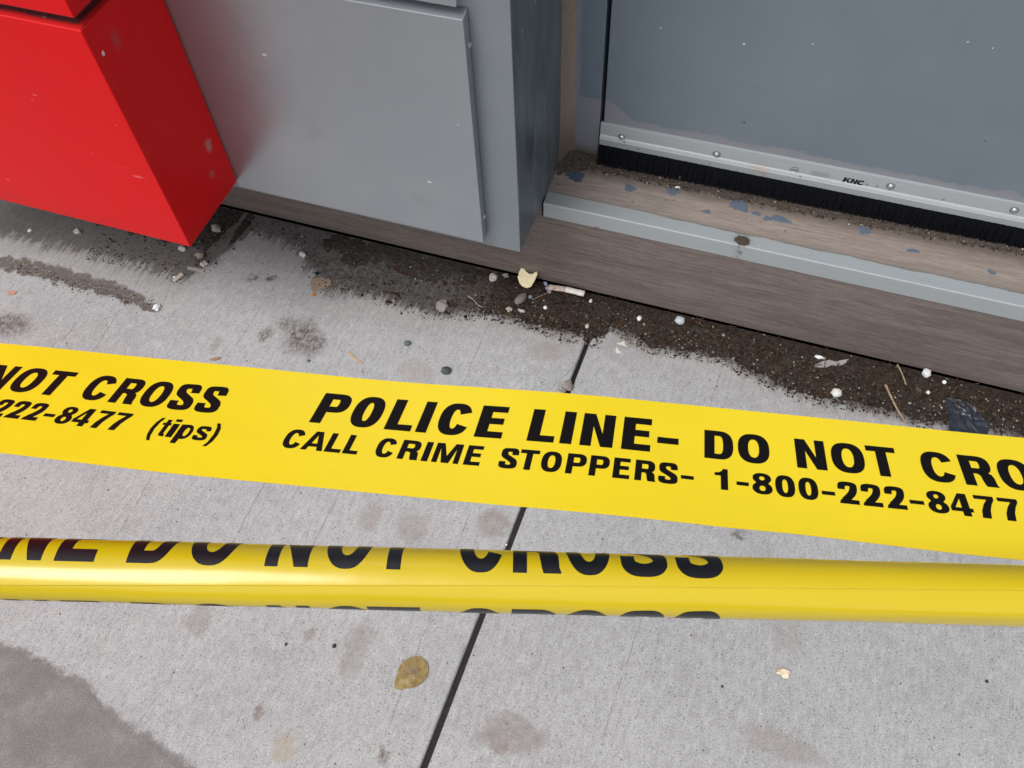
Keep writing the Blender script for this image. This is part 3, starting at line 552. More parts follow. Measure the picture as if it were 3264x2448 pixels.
    if ch == 't': return [[q([(.30, .13), (.40, .02), (.62, 0), (1, 0), (1, .14), (.84, .14), (.80, .20), (.80, .66), (1, .66), (1, .80), (.80, .80), (.80, 1), (.30, 1), (.30, .80), (0, .80), (0, .66), (.30, .66)])]]
    if ch == 'i': return [[q([(0, 0), (1, 0), (1, .74), (0, .74)])], [q([(0, .85), (1, .85), (1, 1), (0, 1)])]]
    if ch == 'p': return [[[(0, 0), (s, 0), (s, h * .26)] + arc(w / 2 + .02 * w, h * .62, w / 2 - .02 * w, h * .38, -120, 90, 20, 2.3) + [(s, h), (0, h * .98)], arc(w / 2 + .10 * w, h * .62, w * .16, h * .22, 0, 345, 16, 2.3)]]
    raise KeyError(ch)
def lettering(name, items, base, m, surf, parent, cut=None, lift=.05, shear=None):
    """items: (char, u0, u1, v0, v1, stem, bar) in mm on the sheet; surf(u, v, lift) -> 3D point"""
    bm = bmesh.new(); pc = 0
    for ch, u0, u1, v0, v1, s, t in items:
        for piece in glyph(ch, u1 - u0, v1 - v0, s, t):
            if piece[0][0] == 'strip':
                _, L_, R_ = piece[0]; z_ = (pc % 2) * .02; pc += 1
                A_ = [bm.verts.new((u0 + x, v0 + y, z_)) for x, y in L_]; B_ = [bm.verts.new((u0 + x, v0 + y, z_)) for x, y in R_]
                for i in range(len(A_) - 1): bm.faces.new((A_[i], A_[i + 1], B_[i + 1], B_[i]))
                continue
            flat = [Vector((x, y, 0)) for lp in piece for x, y in lp]
            tris = tessellate_polygon([[Vector((x, y, 0)) for x, y in lp] for lp in piece])
            vs = [bm.verts.new((u0 + p.x, v0 + p.y, (pc % 2) * .02)) for p in flat]; pc += 1
            for tr in tris:
                try: bm.faces.new([vs[i] for i in tr])
                except ValueError: pass
    if cut: cut(bm)
    for v in bm.verts:
        u, vv = v.co.x, v.co.y
        if shear: u, vv = shear(u, vv)
        v.co = surf(u, vv, lift + v.co.z)
    bmesh.ops.recalc_face_normals(bm, faces=bm.faces)
    return obj(name, bm, m, parent)
# ------------------------------------------------------------- barrier tapes
def tapemat(name, col, rough, coat=0):
    a = N(name); P = a.P; n1 = a.noise(P, 9, 3, .5); n2 = a.noise(P, 500, 2, .6)
    c = a.mix(n1, tuple(q * .965 for q in col), tuple(min(1, q * 1.025) for q in col)); n3 = a.noise(a.warp(.01, 20), 26, 2, .5)
    a.b.inputs['Coat Weight'].default_value = coat; a.b.inputs['Coat Roughness'].default_value = .10
    return a.done(c, rough, 0, a.bump(n3, .0016, .5, a.bump(n2, .00002, .4)), .5 if coat > .05 else .2)
YEL = tapemat('yellow_tape', (.90, .695, .016), .36, .22); YEL2 = tapemat('glossy_yellow_tape', (.57, .425, .003), .26, .38)
INK = tapemat('black_print', (.004, .0025, .0025), .55, 0); INK2 = tapemat('glossy_black_print', (.003, .0035, .006), .34, .06)
TO, TU, TV = Vector((-0.0671, 0.1634, 0.9853)), Vector((0.9847, 0.1660, 0.0539)), Vector((-0.1375, 0.9279, -0.3465)); TN = TU.cross(TV).normalized()
if TN.z < 0: TN = -TN
def flat_tape(u, v, l=0):
    """gently waving open tape"""
    wv = .8 * math.sin(u * .021 + .6) + .22 * math.sin(u * .047 + v * .03) 
    return TO + TU * (u / 1000) + TV * (v / 1000) + TN * ((wv + l) / 1000)
def vt(u): return 37.0 - .0062 * u + .25 * math.sin(u * .03)
def vb(u): return -36.0 + .0068 * u + (.9 if u > 85 else 0) * min(1, (u - 85) / 25) - .9 * max(0, min(1, (u - 125) / 40))
bm = bmesh.new(); rows = []
for i in range(0, 201):
    u = -470 + i * 4.5
    rows.append([(bm.verts.new(flat_tape(u, vb(u) + (vt(u) - vb(u)) * j / 14, .06)), bm.verts.new(flat_tape(u, vb(u) + (vt(u) - vb(u)) * j / 14, -.06))) for j in range(15)])
for r0, r1 in zip(rows, rows[1:]):
    for j in range(14):
        bm.faces.new((r0[j][0], r1[j][0], r1[j + 1][0], r0[j + 1][0])); bm.faces.new((r0[j][1], r0[j + 1][1], r1[j + 1][1], r1[j][1]))
bmesh.ops.recalc_face_normals(bm, faces=bm.faces)
t1 = empty('barrier_tape', TO); tag(t1, 'flat open yellow police tape with two rows of black print stretched across the pavement', 'tape')
ts = obj('tape_strip', bm, YEL, t1, True)
for p in ts.data.polygons:
    if abs(p.normal.dot(TN)) < .5: p.use_smooth = False
H1 = [(c_, u0, u1, 2.5, 24.0, 5.1, 4.2) for c_, u0, u1 in (('P', -90.1, -76.2), ('O', -73.4, -59.9), ('L', -56.4, -44.6), ('I', -42.5, -37.7), ('C', -34.2, -20.5), ('E', -16.9, -5.1), ('L', 5.6, 16.9), ('I', 19.3, 24.3), ('N', 27.6, 41.2), ('E', 44.7, 56.5))] + [('-', 59.1, 67.8, 8.7, 12.7, 1, 1)]
H2 = [(c_, u0, u1, 2.5, 20.5, 4.1, 3.3) for c_, u0, u1 in (('D', 78.2, 89.8), ('O', 91.6, 104.1), ('N', 114.4, 126.0), ('O', 128.2, 140.9), ('T', 142.1, 153.4), ('C', 162.4, 174.7), ('R', 177.2, 189.2), ('O', 190.9, 203.4), ('S', 205.4, 216.6), ('S', 218.6, 229.8))]
R2 = [(c_, u0, u1, -15.3, -3.1, 2.65, 2.3) for c_, u0, u1 in (('C', -96.3, -88.1), ('A', -87.3, -77.6), ('L', -76.9, -69.9), ('L', -68.9, -62.6), ('C', -55.5, -47.5), ('R', -45.4, -36.7), ('I', -35.2, -32.4), ('M', -30.8, -19.5), ('E', -17.5, -10.8),
      ('S', -3.2, 4.2), ('T', 4.7, 12.5), ('O', 13.8, 22.0), ('P', 24.0, 31.9), ('P', 33.3, 41.1), ('E', 42.7, 49.3), ('R', 51.3, 59.5), ('S', 60.5, 68.0), ('1', 82.2, 87.3), ('8', 96.5, 104.1), ('0', 105.2, 112.6), ('0', 113.9, 121.2),
      ('2', 128.6, 135.8), ('2', 137.1, 144.3), ('2', 145.7, 152.9), ('8', 160.7, 168.0), ('4', 168.7, 176.5), ('7', 178.0, 185.1), ('7', 186.4, 193.5))] + [('-', a_, b_, -11.6, -9.5, 1, 1) for a_, b_ in ((69.2, 74.2), (90.5, 95.2), (122.4, 127.3), (154.2, 159.4))]
TIPS = [('(', -157.3, -153.9, -18.9, -3.6, 2.4, 2), ('t', -153.4, -149.4, -15.5, -4.4, 2.4, 2), ('i', -148.6, -145.6, -15.6, -3.5, 2.6, 2), ('p', -144.6, -137.9, -19.0, -6.4, 2.5, 2), ('S', -136.6, -130.2, -15.6, -6.4, 2.0, 1.9), (')', -129.6, -126.0, -18.9, -3.6, 2.4, 2)]
sh = lambda it, d: [(c_, u0 + d, u1 + d, v0, v1, s, t) for c_, u0, u1, v0, v1, s, t in it]
def cutv(step, lo, hi):
    def f(bm):
        v = lo
        while v < hi:
            bmesh.ops.bisect_plane(bm, geom=bm.verts[:] + bm.edges[:] + bm.faces[:], plane_co=(0, v, 0), plane_no=(0, 1, 0)); v += step
    return f
lettering('heading_print', H1 + H2, 0, INK, flat_tape, t1, None, .11)
lettering('hotline_print', R2 + sh(TIPS, 363), 0, INK, flat_tape, t1, None, .11)
def shl(u, v):
    k = max(0, (-201 - u)) * .075
    return u - k - .055 * (v - 9) * (1 if v > -30 else 0), v + (.035 * (v - 2.5) if v > 2 else 0)
lettering('repeat_heading_print', sh(H2, -364), 0, INK, flat_tape, t1, None, .11, shl)
lettering('repeat_hotline_print', sh([i for i in R2 if i[1] > 76], -363) + TIPS, 0, INK, flat_tape, t1, None, .11, lambda u, v: (u - .03 * (v + 9), v - .3))
# rolled lower tape
LO, LA, LN, LU = Vector((-0.0401, 0.0894, 1.0377)), Vector((0.9532, 0.2979, -0.0506)), Vector((0.1489, -0.3174, 0.9365)), Vector((-0.2630, 0.9003, 0.3469))
RR = 9.55
def seam(u): return math.radians(-6 + .155 * u) if u < 0 else math.radians(-6 + .10 * u)
def roll(u, th, lift=0):
    """th = angle round the tube, 0 facing the photographer, positive upwards"""
    s_ = (th - seam(u))
    k = RR + .62 * math.exp(-max(0, s_) * 2.6) + .30 * mnoise.noise(Vector((u * .014, math.cos(th) * 1.1, math.sin(th) * 1.1))) + .10 * mnoise.noise(Vector((u * .05, math.cos(th) * 2, 5))) + .10 * math.sin(u * .012 + 1) - (.25 if s_ > 6.4 else 0) + .12 * math.sin(2 * th + u * .008)
    if u > 60: k += .75 * min(1, (u - 60) / 110) * math.exp(-((math.degrees(th if th < math.pi else th - 2 * math.pi) + 34) / 17) ** 2)
    return LO + LA * (u / 1000) + (LN * math.cos(th) + LU * math.sin(th)) * ((k + lift) / 1000)
bm = bmesh.new(); rows = []
TH = [0.0, .03, .08, .16] + [.16 + (2 * math.pi + .20 - .16) * i / 60 for i in range(1, 61)]
for i in range(0, 161):
    u = -330 + i * 4.125; th0 = seam(u)
    # outer flap begins at the seam, goes up over the top, round the back and ends tucked under the flap
    rows.append([(bm.verts.new(roll(u, th0 + t)), bm.verts.new(roll(u, th0 + t, -.14))) for t in TH])
for r0, r1 in zip(rows, rows[1:]):
    for j in range(len(TH) - 1):
        bm.faces.new((r0[j][0], r1[j][0], r1[j + 1][0], r0[j + 1][0])); bm.faces.new((r0[j][1], r0[j + 1][1], r1[j + 1][1], r1[j][1]))
    bm.faces.new((r0[0][0], r0[0][1], r1[0][1], r1[0][0]))
bmesh.ops.recalc_face_normals(bm, faces=bm.faces)
t2 = empty('rolled_barrier_tape', LO); tag(t2, 'yellow police tape curled into a glossy tube below the flat tape, print half hidden', 'tape')
o = obj('tape_tube', bm, YEL2, t2, True)
BL = [('N', -157.21, -144.00), ('E', -140.06, -127.83), ('D', -117.99, -104.92), ('O', -100.00, -85.66), ('N', -75.68, -62.47), ('O', -57.97, -44.20), ('T', -44.48, -28.17), ('C', -16.64, -3.01), ('R', 0.08, 14.84), ('O', 16.67, 30.30), ('S', 33.40, 47.59), ('S', 50.54, 64.74)]
VS = 25.0
items = [(c_, u0, u1, 0, VS, 4.3, 4.5) for c_, u0, u1 in BL]
items = [(c_, -201.91, -187.85, 0, VS, 4.3, 4.5) if False else (c_, u0, u1, v0, v1, s, t) for c_, u0, u1, v0, v1, s, t in items]
items += [('I', -164.24, -160.16, 0, VS, 4.3, 4.5), ('L', -176.61, -168.17, 0, VS, 4.3, 4.5)]
def stretch_cut(bm):
    for k in range(1, 50):
        v = k * .5
        if abs(v - 12.5) < .01: continue
        bmesh.ops.bisect_plane(bm, geom=bm.verts[:] + bm.edges[:] + bm.faces[:], plane_co=(0, v, 0), plane_no=(0, 1, 0))
    for v in (12.2, 12.8) + tuple(12.2 + .6 * i / 26 for i in range(1, 26)):
        bmesh.ops.bisect_plane(bm, geom=bm.verts[:] + bm.edges[:] + bm.faces[:], plane_co=(0, v, 0), plane_no=(0, 1, 0))
def tube_surf(u, v, l):
    ths = math.radians(16.0); thtop = math.radians(360 - 57.5 + .13 * min(u, 110))
    k = 1000 / 9.7
    if v <= 12.2: th = ths + v / 9.7
    elif v >= 12.8: th = thtop - (VS - v) / 9.7
    else:
        a_ = ths + 12.2 / 9.7; b_ = thtop - (VS - 12.8) / 9.7; th = a_ + (b_ - a_) * (v - 12.2) / .6
    sm = seam(u)
    if th > math.pi: th_eff = th
    else: th_eff = th
    return roll(u, th_eff, l)
lettering('print', items, 0, INK2, tube_surf, t2, stretch_cut, .06)

# ------------------------------------------------------------- marks on the door sweep
MK = plain('grey_mark', (.07, .075, .08), .6)
def sweep_surf(o_, ux, uz, lift=.15):
    return lambda u, v, l: Vector((o_[0] + (u + .18 * v) / 1000, 1.1672 - (l + .05) / 1000, o_[2] + v / 1000))
K0 = (0.1402, 1.1672, 0.2697)
lettering('logo_print', [('K', 0, 11.5, 0, 10.5, 4.0, 2.8), ('N', 12.0, 21.8, 0, 10.5, 3.6, 2.4), ('C', 22.2, 32.8, 0, 10.5, 3.8, 2.8)], 0, INK, sweep_surf((K0[0], 0, K0[2] - .001), 1, 1), door)
C0 = (0.0619, 1.1672, 0.2738)
lettering('seal_mark', [('O', -6.8, 6.8, -6, 6, .9, .8), ('-', -4.6, -2.6, -1.6, 1.6, 1, 1), ('-', -1.6, 1.2, -1.6, 1.6, 1, 1), ('-', 2.2, 4.6, -1.6, 1.6, 1, 1)], 0, MK, sweep_surf(C0, 1, 1), door)
T0 = (0.1031, 1.1672, 0.2745); rt = random.Random(2); its = []
for ln in range(5):
    u = -17 + abs(ln - 2) * 2.2; e_ = -u
    while u < e_:
        w_ = rt.uniform(.7, 1.6); its.append(('-', u, u + w_, 4.2 - ln * 2.1, 5.2 - ln * 2.1, 1, 1)); u += w_ + rt.choice((.5, .5, .5, 1.3))
lettering('small_print', its, 0, plain('pale_grey_mark', (.17, .18, .185), .6), sweep_surf(T0, 1, 1), door)

# ============================================================= dirt and litter
def vcmat(name, rough=.9):
    a = N(name); vc = a.n('ShaderNodeVertexColor'); vc.layer_name = 'tint'; nz = a.noise(a.P, 400, 3, .6)
    c = a.mix(a.step(nz, .3, .7, 0, .45), vc.outputs[0], (.03, .024, .02)); return a.done(c, rough, 0, a.bump(nz, .0006, .6), .25)
VC = vcmat('mixed_grit')
def dirtmat():
    a = N('loose_dirt'); P = a.P; n1 = a.noise(P, 170, 5, .75); n2 = a.noise(P, 520, 3, .7); n3 = a.noise(P, 14, 3, .6)
    c = a.mix(a.step(n1, .32, .7), (.014, .0105, .008), (.060, .046, .036)); c = a.mix(a.step(n2, .56, .70, 0, .6), c, (.11, .092, .077)); c = a.mix(a.step(n3, .54, .70, 0, .3), c, (.040, .020, .013)); X_ = a.sep(P)[0]; c = a.mix(a.step(X_, -.34, -.50, 0, .9), c, a.mix(a.step(n1, .35, .68), (.024, .021, .019), (.070, .061, .054)))
    sp = a.math('MULTIPLY', a.step(a.vor(P, 130), .22, .12), a.math('GREATER_THAN', a.sep(a.vor(P, 130, 'Color'))[1], .88)); c = a.mix(sp, c, (.50, .46, .40))
    return a.done(c, .92, 0, a.bump(n1, .003, .9), .2)
DM = dirtmat()
XS0, XS1 = -1.30, .66; NX, NY = 640, 96; bm = bmesh.new(); grid = []
for i in range(NX + 1):
    x = XS0 + (XS1 - XS0) * i / NX; y0 = yb(x) - .03; col_ = []
    thick = .0068 if x > -.42 else .0030; near = .030 if x > -.42 else .075
    for j in range(NY + 1):
        y = y0 + (1.0338 - y0) * j / NY; d = y - yb(x)
        nz = mnoise.fractal(Vector((x * 26, y * 26, 0)), 1, 2, 4); n2 = mnoise.fractal(Vector((x * 120, y * 90, 3)), 1, 2, 3); n3 = mnoise.noise(Vector((x * 420, y * 420, 9)))
        z = thick * min(1, max(-1, (d - (near if x < -.42 else .006)) / .03)) + .0026 * nz + .0016 * n2 + .0009 * n3 - .0004
        if y > 1.010: z = z * max(0, (1.036 - y) / .026) - .0004
        col_.append(bm.verts.new((x, y, max(-.004, z))))
    grid.append(col_)
for i in range(NX):
    for j in range(NY):
        f_ = (grid[i][j], grid[i + 1][j], grid[i + 1][j + 1], grid[i][j + 1])
        if max(v.co.z for v in f_) > -.0005: bm.faces.new(f_)
bmesh.ops.delete(bm, geom=[v for v in bm.verts if not v.link_faces], context='VERTS')
tag(obj('dirt', bm, DM, None, True), kind='stuff')
# dirt line on the tread, under the brush
bm = bmesh.new(); grid = []
for i in range(421):
    x = -.3318 + 1.28 * i / 420; col_ = []
    yf = 1.131 + .006 * mnoise.noise(Vector((x * 22, 0, 0))) + .004 * mnoise.noise(Vector((x * 90, 2, 0))) - (.030 * max(0, 1 - (x + .333) / .05) if x < -.28 else 0) + .004 + .010 * max(0, min(1, (x - .1) / .4))
    for j in range(13):
        y = yf - .004 + (1.171 - yf) * j / 12; e_ = min(1, j / 4)
        rise = .010 * max(0, 1 - (x + .333) / .07) if x < -.263 else 0
        z = .2118 + e_ * (.0022 + rise * (j / 12)) + .0014 * mnoise.noise(Vector((x * 160, y * 160, 1))) + .0008 * mnoise.noise(Vector((x * 500, y * 500, 1)))
        col_.append(bm.verts.new((x, y, z)))
    grid.append(col_)
for i in range(420):
    for j in range(12): bm.faces.new((grid[i][j], grid[i + 1][j], grid[i + 1][j + 1], grid[i][j + 1]))
def dust():
    a = N('step_dirt'); n1 = a.noise(a.P, 220, 5, .75)
    c = a.mix(a.step(n1, .35, .68), (.028, .021, .017), (.10, .079, .064)); c = a.mix(a.step(a.noise(a.P, 700, 2, .6), .58, .7, 0, .6), c, (.30, .27, .23)); return a.done(c, .92, 0, a.bump(n1, .002, .8), .2)
tag(obj('step_dirt', bm, dust(), None, True), kind='stuff')
# grit: many tiny stones and fragments
_t = bmesh.new(); bmesh.ops.create_icosphere(_t, subdivisions=1, radius=1); _t.verts.index_update()
ICO_V = [v.co.copy() for v in _t.verts]; ICO_F = [tuple(v.index for v in f.verts) for f in _t.faces]; _t.free()
def add_stone(bm, lay, c, s, col, r, sub=1):
    sx, sy, sz = s; q = Matrix.Rotation(r.uniform(0, 6.28), 3, 'Z') @ Matrix.Rotation(r.uniform(-.4, .4), 3, 'X')
    vs = []
    for p in ICO_V:
        k = 1 + r.uniform(-.22, .22); vs.append(bm.verts.new(q @ Vector((p.x * sx * k, p.y * sy * k, p.z * sz * k)) + Vector(c)))
    for ix in ICO_F:
        f = bm.faces.new([vs[i] for i in ix])
        for l in f.loops: l[lay] = (*col, 1)
def add_bit(bm, lay, a_, b_, w_, col, r):
    d = (Vector(b_) - Vector(a_)); n_ = d.cross(Vector((0, 0, 1))).normalized() * w_; u_ = Vector((0, 0, w_))
    A = [bm.verts.new(Vector(a_) + q) for q in (n_, u_, -n_)]; B = [bm.verts.new(Vector(b_) + q * .7) for q in (n_, u_, -n_)]
    for f in ((A[0], A[1], B[1], B[0]), (A[1], A[2], B[2], B[1]), (A[2], A[1], A[0]), (B[0], B[1], B[2]), (A[2], A[0], B[0], B[2])):
        fc = bm.faces.new(f)
        for l in fc.loops: l[lay] = (*col, 1)
PAL = [(.42, .38, .32), (.62, .60, .56), (.30, .24, .19), (.13, .09, .07), (.08, .06, .05), (.20, .12, .08), (.36, .30, .24), (.10, .11, .12), (.24, .22, .21), (.56, .54, .50)]
bm = bmesh.new(); lay = bm.loops.layers.color.new('tint'); r = random.Random(21)
cnt = 0
while cnt < 5200:
    x = r.uniform(-1.25, .62); y = yb(x) + abs(r.gauss(0, 1)) * .055 - .012
    if y > 1.028: continue
    if x < -.45 and r.random() < .72: continue
    cnt += 1
    s = min(.0048, max(.0006, r.lognormvariate(math.log(.00115), .45))); col = r.choice(PAL if r.random() < .55 else PAL[2:6])
    thick = (.0068 if x > -.42 else .002) * max(0, min(1, (y - yb(x)) / .03)); add_stone(bm, lay, (x, y, thick + s * .2 + .0003), (s, s * r.uniform(.6, 1), s * .6), col, r)
for i in range(1500):
    x = r.uniform(-.50, .62) ; y = yb(x) + r.uniform(.0, .12)
    if y > 1.028: continue
    an = r.uniform(0, 6.28); L = r.lognormvariate(math.log(.006), .5); z = .0066 * max(0, min(1, (y - yb(x)) / .03)) + .0032 * r.random() + .001
    y2 = min(1.031, y + L * math.sin(an)); add_bit(bm, lay, (x, y, z), (x + L * math.cos(an), y2, z + r.uniform(0, .002)), r.uniform(.0004, .0011), r.choice([(.34, .26, .18), (.26, .11, .05), (.18, .09, .05), (.12, .06, .035), (.30, .20, .12), (.07, .04, .03), (.22, .075, .04)]), r)
for i in range(330):                     # thin scraps and leaf crumbs
    x = r.uniform(-.62, .62); y = yb(x) + abs(r.gauss(0, 1)) * .06
    if y > 1.026: continue
    s = r.lognormvariate(math.log(.0028), .45); add_stone(bm, lay, (x, y, .0066 * max(0, min(1, (y - yb(x)) / .03)) * (1 if x > -.42 else .3) + .0022), (s, s * r.uniform(.35, .8), .0005), r.choice([(.22, .14, .08), (.30, .22, .14), (.12, .07, .04), (.34, .30, .26), (.16, .15, .145), (.20, .08, .04), (.40, .36, .30)]), r)
for i in range(260):                     # band of crumbs to the left
    t = r.random(); x = -1.20 + .52 * t; q = ((-1.3810, 0.7628, 0.0000), (-1.0385, 0.7534, 0.0000)); y = q[0][1] + (q[1][1] - q[0][1]) * t + r.gauss(0, .009)
    x = q[0][0] + (q[1][0] - q[0][0]) * t; s = r.uniform(.0006, .0017); add_stone(bm, lay, (x, y, s * .3), (s, s, s * .6), r.choice(PAL[:7]), r)
for i in range(170):                     # stray specks on the clean concrete
    x = r.uniform(-1.1, .55); y = r.uniform(.05, 1.0)
    if y > yb(x) - .01: continue
    s = r.uniform(.0004, .0011); add_stone(bm, lay, (x, y, s * .3), (s, s, s * .6), r.choice([(.05, .05, .055), (.2, .12, .08), (.7, .68, .65), (.25, .22, .2)]), r)
for i in range(230):                     # crumbs on the tread
    x = r.uniform(-.33, .60); y = 1.128 + abs(r.gauss(0, .012)) + .012 * max(0, min(1, (x - .1) / .4)) - (.02 if x < -.29 else 0)
    if y > 1.160: continue
    s = r.uniform(.0006, .0019); add_stone(bm, lay, (x, y, .2146 + s * .3), (s, s, s * .6), r.choice([(.55, .50, .43), (.30, .22, .16), (.16, .11, .08), (.40, .32, .24), (.72, .70, .66)] if r.random() < .6 else [(.12, .09, .07)]), r)
for i in range(26):
    y = r.uniform(.0, .9); s = r.uniform(.0006, .0016); add_stone(bm, lay, (jx(y, r.uniform(-.002, .002)), y, -.006), (s, s, s), r.choice(PAL[:3]), r)
# joint packing: dark grit almost up to the surface
tag(obj('grit', bm, VC), kind='stuff')
bm = bmesh.new(); pr_ = None; yy = -1.6
while yy < 1.03:
    row = [bm.verts.new((jx(yy, o_), yy, (-.0045 if yy < .62 else -.012) + .0018 * mnoise.noise(Vector((yy * 160, o_ * 900, 4))))) for o_ in (-.0052, -.0025, 0, .0025, .0052)]
    if pr_:
        for i in range(4): bm.faces.new((pr_[i], pr_[i + 1], row[i + 1], row[i]))
    pr_ = row; yy += .005
bmesh.ops.recalc_face_normals(bm, faces=bm.faces)
o = obj('joint_filling', bm, JDIRT, pav); 

# individually visible litter
def stone(name, p, s, col, label, cat='pebble', rot=0, seed=0, group=None, z=None, rough=.7, lump=.16, sub=2):
    r = random.Random(seed); bm = bmesh.new(); bmesh.ops.create_icosphere(bm, subdivisions=sub, radius=1)
    off = Vector((seed * 3.1, seed, 0)); q = Matrix.Rotation(math.radians(rot), 3, 'Z')
    for v in bm.verts:
        k = 1 + lump * 1.6 * mnoise.noise(v.co * 1.6 + off) + lump * .5 * mnoise.noise(v.co * 4 + off)
        c = v.co * k; v.co = q @ Vector((c.x * s[0], c.y * s[1], c.z * s[2]))
    m = plain('stone_tint', col, rough, vary=.35, scale=260, bump=.0008)
    o = obj(name, bm, m, None, sub > 1 and lump < .3); d = .0
    if z is None: z = s[2] * .65 + (.0062 * max(0, min(1, (p[1] - yb(p[0])) / .03)) if p[0] > -.42 and p[2] < .01 else 0)
    o.location = (p[0], p[1], p[2] + z); tag(o, label, cat, group); return o
def flake(name, p, outline, h, col, label, cat, rot=0, bend=.0, tilt=(0, 0), rough=.6, lift=None, mat=None, wav=.0, star=True):
    """thin bent scrap with real thickness"""
    bm = bmesh.new(); q = Matrix.Rotation(math.radians(rot), 3, 'Z') @ Matrix.Rotation(tilt[0], 3, 'X') @ Matrix.Rotation(tilt[1], 3, 'Y')
    ol = []
    for i in range(len(outline)):
        A_, B_ = outline[i], outline[(i + 1) % len(outline)]; ol += [A_, ((A_[0] + B_[0]) / 2, (A_[1] + B_[1]) / 2)]
    if star:
        prev = [bm.verts.new((x, y, 0)) for x, y in ol]; ctr = bm.verts.new((0, 0, 0)); nn = len(ol)
        for k in (.8, .6, .4, .2):
            cur = [bm.verts.new((x * k, y * k, 0)) for x, y in ol]
            for i in range(nn): bm.faces.new((prev[i], prev[(i + 1) % nn], cur[(i + 1) % nn], cur[i]))
            prev = cur
        for i in range(nn): bm.faces.new((prev[i], prev[(i + 1) % nn], ctr))
    else:
        vs = [bm.verts.new((x, y, 0)) for x, y in outline]
        for t in tessellate_polygon([[Vector((x, y, 0)) for x, y in outline]]): bm.faces.new([vs[i] for i in t])
    for v in bm.verts: v.co.z = bend * ((v.co.x * 1000) ** 2 + .5 * (v.co.y * 1000) ** 2) / 1e6 * 10 + wav * mnoise.noise(v.co * 110)
    top = bm.verts[:]; low = {v: bm.verts.new(v.co - Vector((0, 0, h))) for v in top}
    rimE = [e for e in bm.edges if len(e.link_faces) == 1]
    for f in bm.faces[:]: bm.faces.new([low[v] for v in reversed(f.verts)])
    for e in rimE: a_, b_ = e.verts; bm.faces.new((a_, b_, low[b_], low[a_]))
    lo = 1e9
    for v in bm.verts: v.co = q @ v.co; lo = min(lo, v.co.z)
    bmesh.ops.recalc_face_normals(bm, faces=bm.faces)
    o = obj(name, bm, mat or plain('scrap_tint', col, rough, vary=.25, scale=180), None)
    if lift is None: lift = .0004 + (.0070 * max(0, min(1, (p[1] - yb(p[0])) / .03)) if p[0] > -.42 and p[2] < .01 else 0)
    o.location = (p[0], p[1], p[2] - lo + lift); tag(o, label, cat); return o
def twig(name, pts, r0, r1, col, label, cat='twig'):
    bm = bmesh.new(); c = [Vector(p) for p in cat3(pts)]; base = c[0].copy(); prev = None; n = len(c)
    for i, p in enumerate(c):
        d = (c[min(n - 1, i + 1)] - c[max(0, i - 1)]).normalized(); a_ = d.cross(Vector((0, 0, 1))).normalized(); b_ = d.cross(a_)
        rr = r0 + (r1 - r0) * i / (n - 1); rr *= 1 + .18 * math.sin(i * 1.9)
        row = [bm.verts.new(p - base + (a_ * math.cos(t * 1.0472) + b_ * math.sin(t * 1.0472)) * rr) for t in range(6)]
        if prev:
            for k in range(6): bm.faces.new((prev[k], prev[(k + 1) % 6], row[(k + 1) % 6], row[k]))
        else: bm.faces.new(row[::-1])
        prev = row
    bm.faces.new(prev); bmesh.ops.recalc_face_normals(bm, faces=bm.faces)
    o = obj(name, bm, plain('twig_tint', col, .8, vary=.3, scale=300), None, True); o.location = base; tag(o, label, cat); return o
def cat3(pts, k=5):
    out = []
    for i in range(len(pts) - 1):
        p0 = pts[max(0, i - 1)]; p1 = pts[i]; p2 = pts[i + 1]; p3 = pts[min(len(pts) - 1, i + 2)]
        for j in range(k):
            t = j / k; out.append(tuple(.5 * (2 * p1[d] + (p2[d] - p0[d]) * t + (2 * p0[d] - 5 * p1[d] + 4 * p2[d] - p3[d]) * t * t + (3 * p1[d] - p0[d] - 3 * p2[d] + p3[d]) * t ** 3) for d in (0, 1, 2)))
    out.append(tuple(pts[-1])); return out
mm = lambda L: [(x / 1000, y / 1000) for x, y in L]
up = lambda p, z: (p[0], p[1], z)
# dry leaf
a = N('ochre_leaf'); wp = a.warp(.004, 120); c = a.mix(a.step(a.noise(a.P, 90, 4, .7), .3, .7), (.175, .115, .032), (.28, .20, .065)); LP = (-0.2944, 0.2644, 0.0000)
c = a.spot(c, wp, (LP[0], LP[1] + .004, .002), (.012, .010, .1), (.12, .10, .07), .7, .9); c = a.spot(c, wp, (LP[0] - .006, LP[1] - .014, .002), (.008, .006, .1), (.42, .36, .18), .6, .8)
LEAF = a.done(c, .55, 0, a.bump(a.noise(a.P, 240, 3, .6), .0008, .7))
o = flake('dried_leaf', LP, mm([(-3, 27), (5, 26), (13, 23), (19, 16), (22, 7), (21, -3), (17, -12), (9, -20), (4, -23), (0, -28), (-8, -31), (-13, -26), (-16, -18), (-20, -9), (-22, 1), (-20, 10), (-15, 18), (-9, 24)]), .0004, (.3, .22, .08), 'flat ochre brown leaf lying on the pavement left of the open joint', 'leaf', rot=-14, bend=.006, mat=LEAF, wav=.0012)
obj('leaf_speck', rivet_bm((LP[0] + .006, LP[1] - .006, .0024), (0, 0, 1), .0011, .0006, False), RIVET, o).location = -o.location
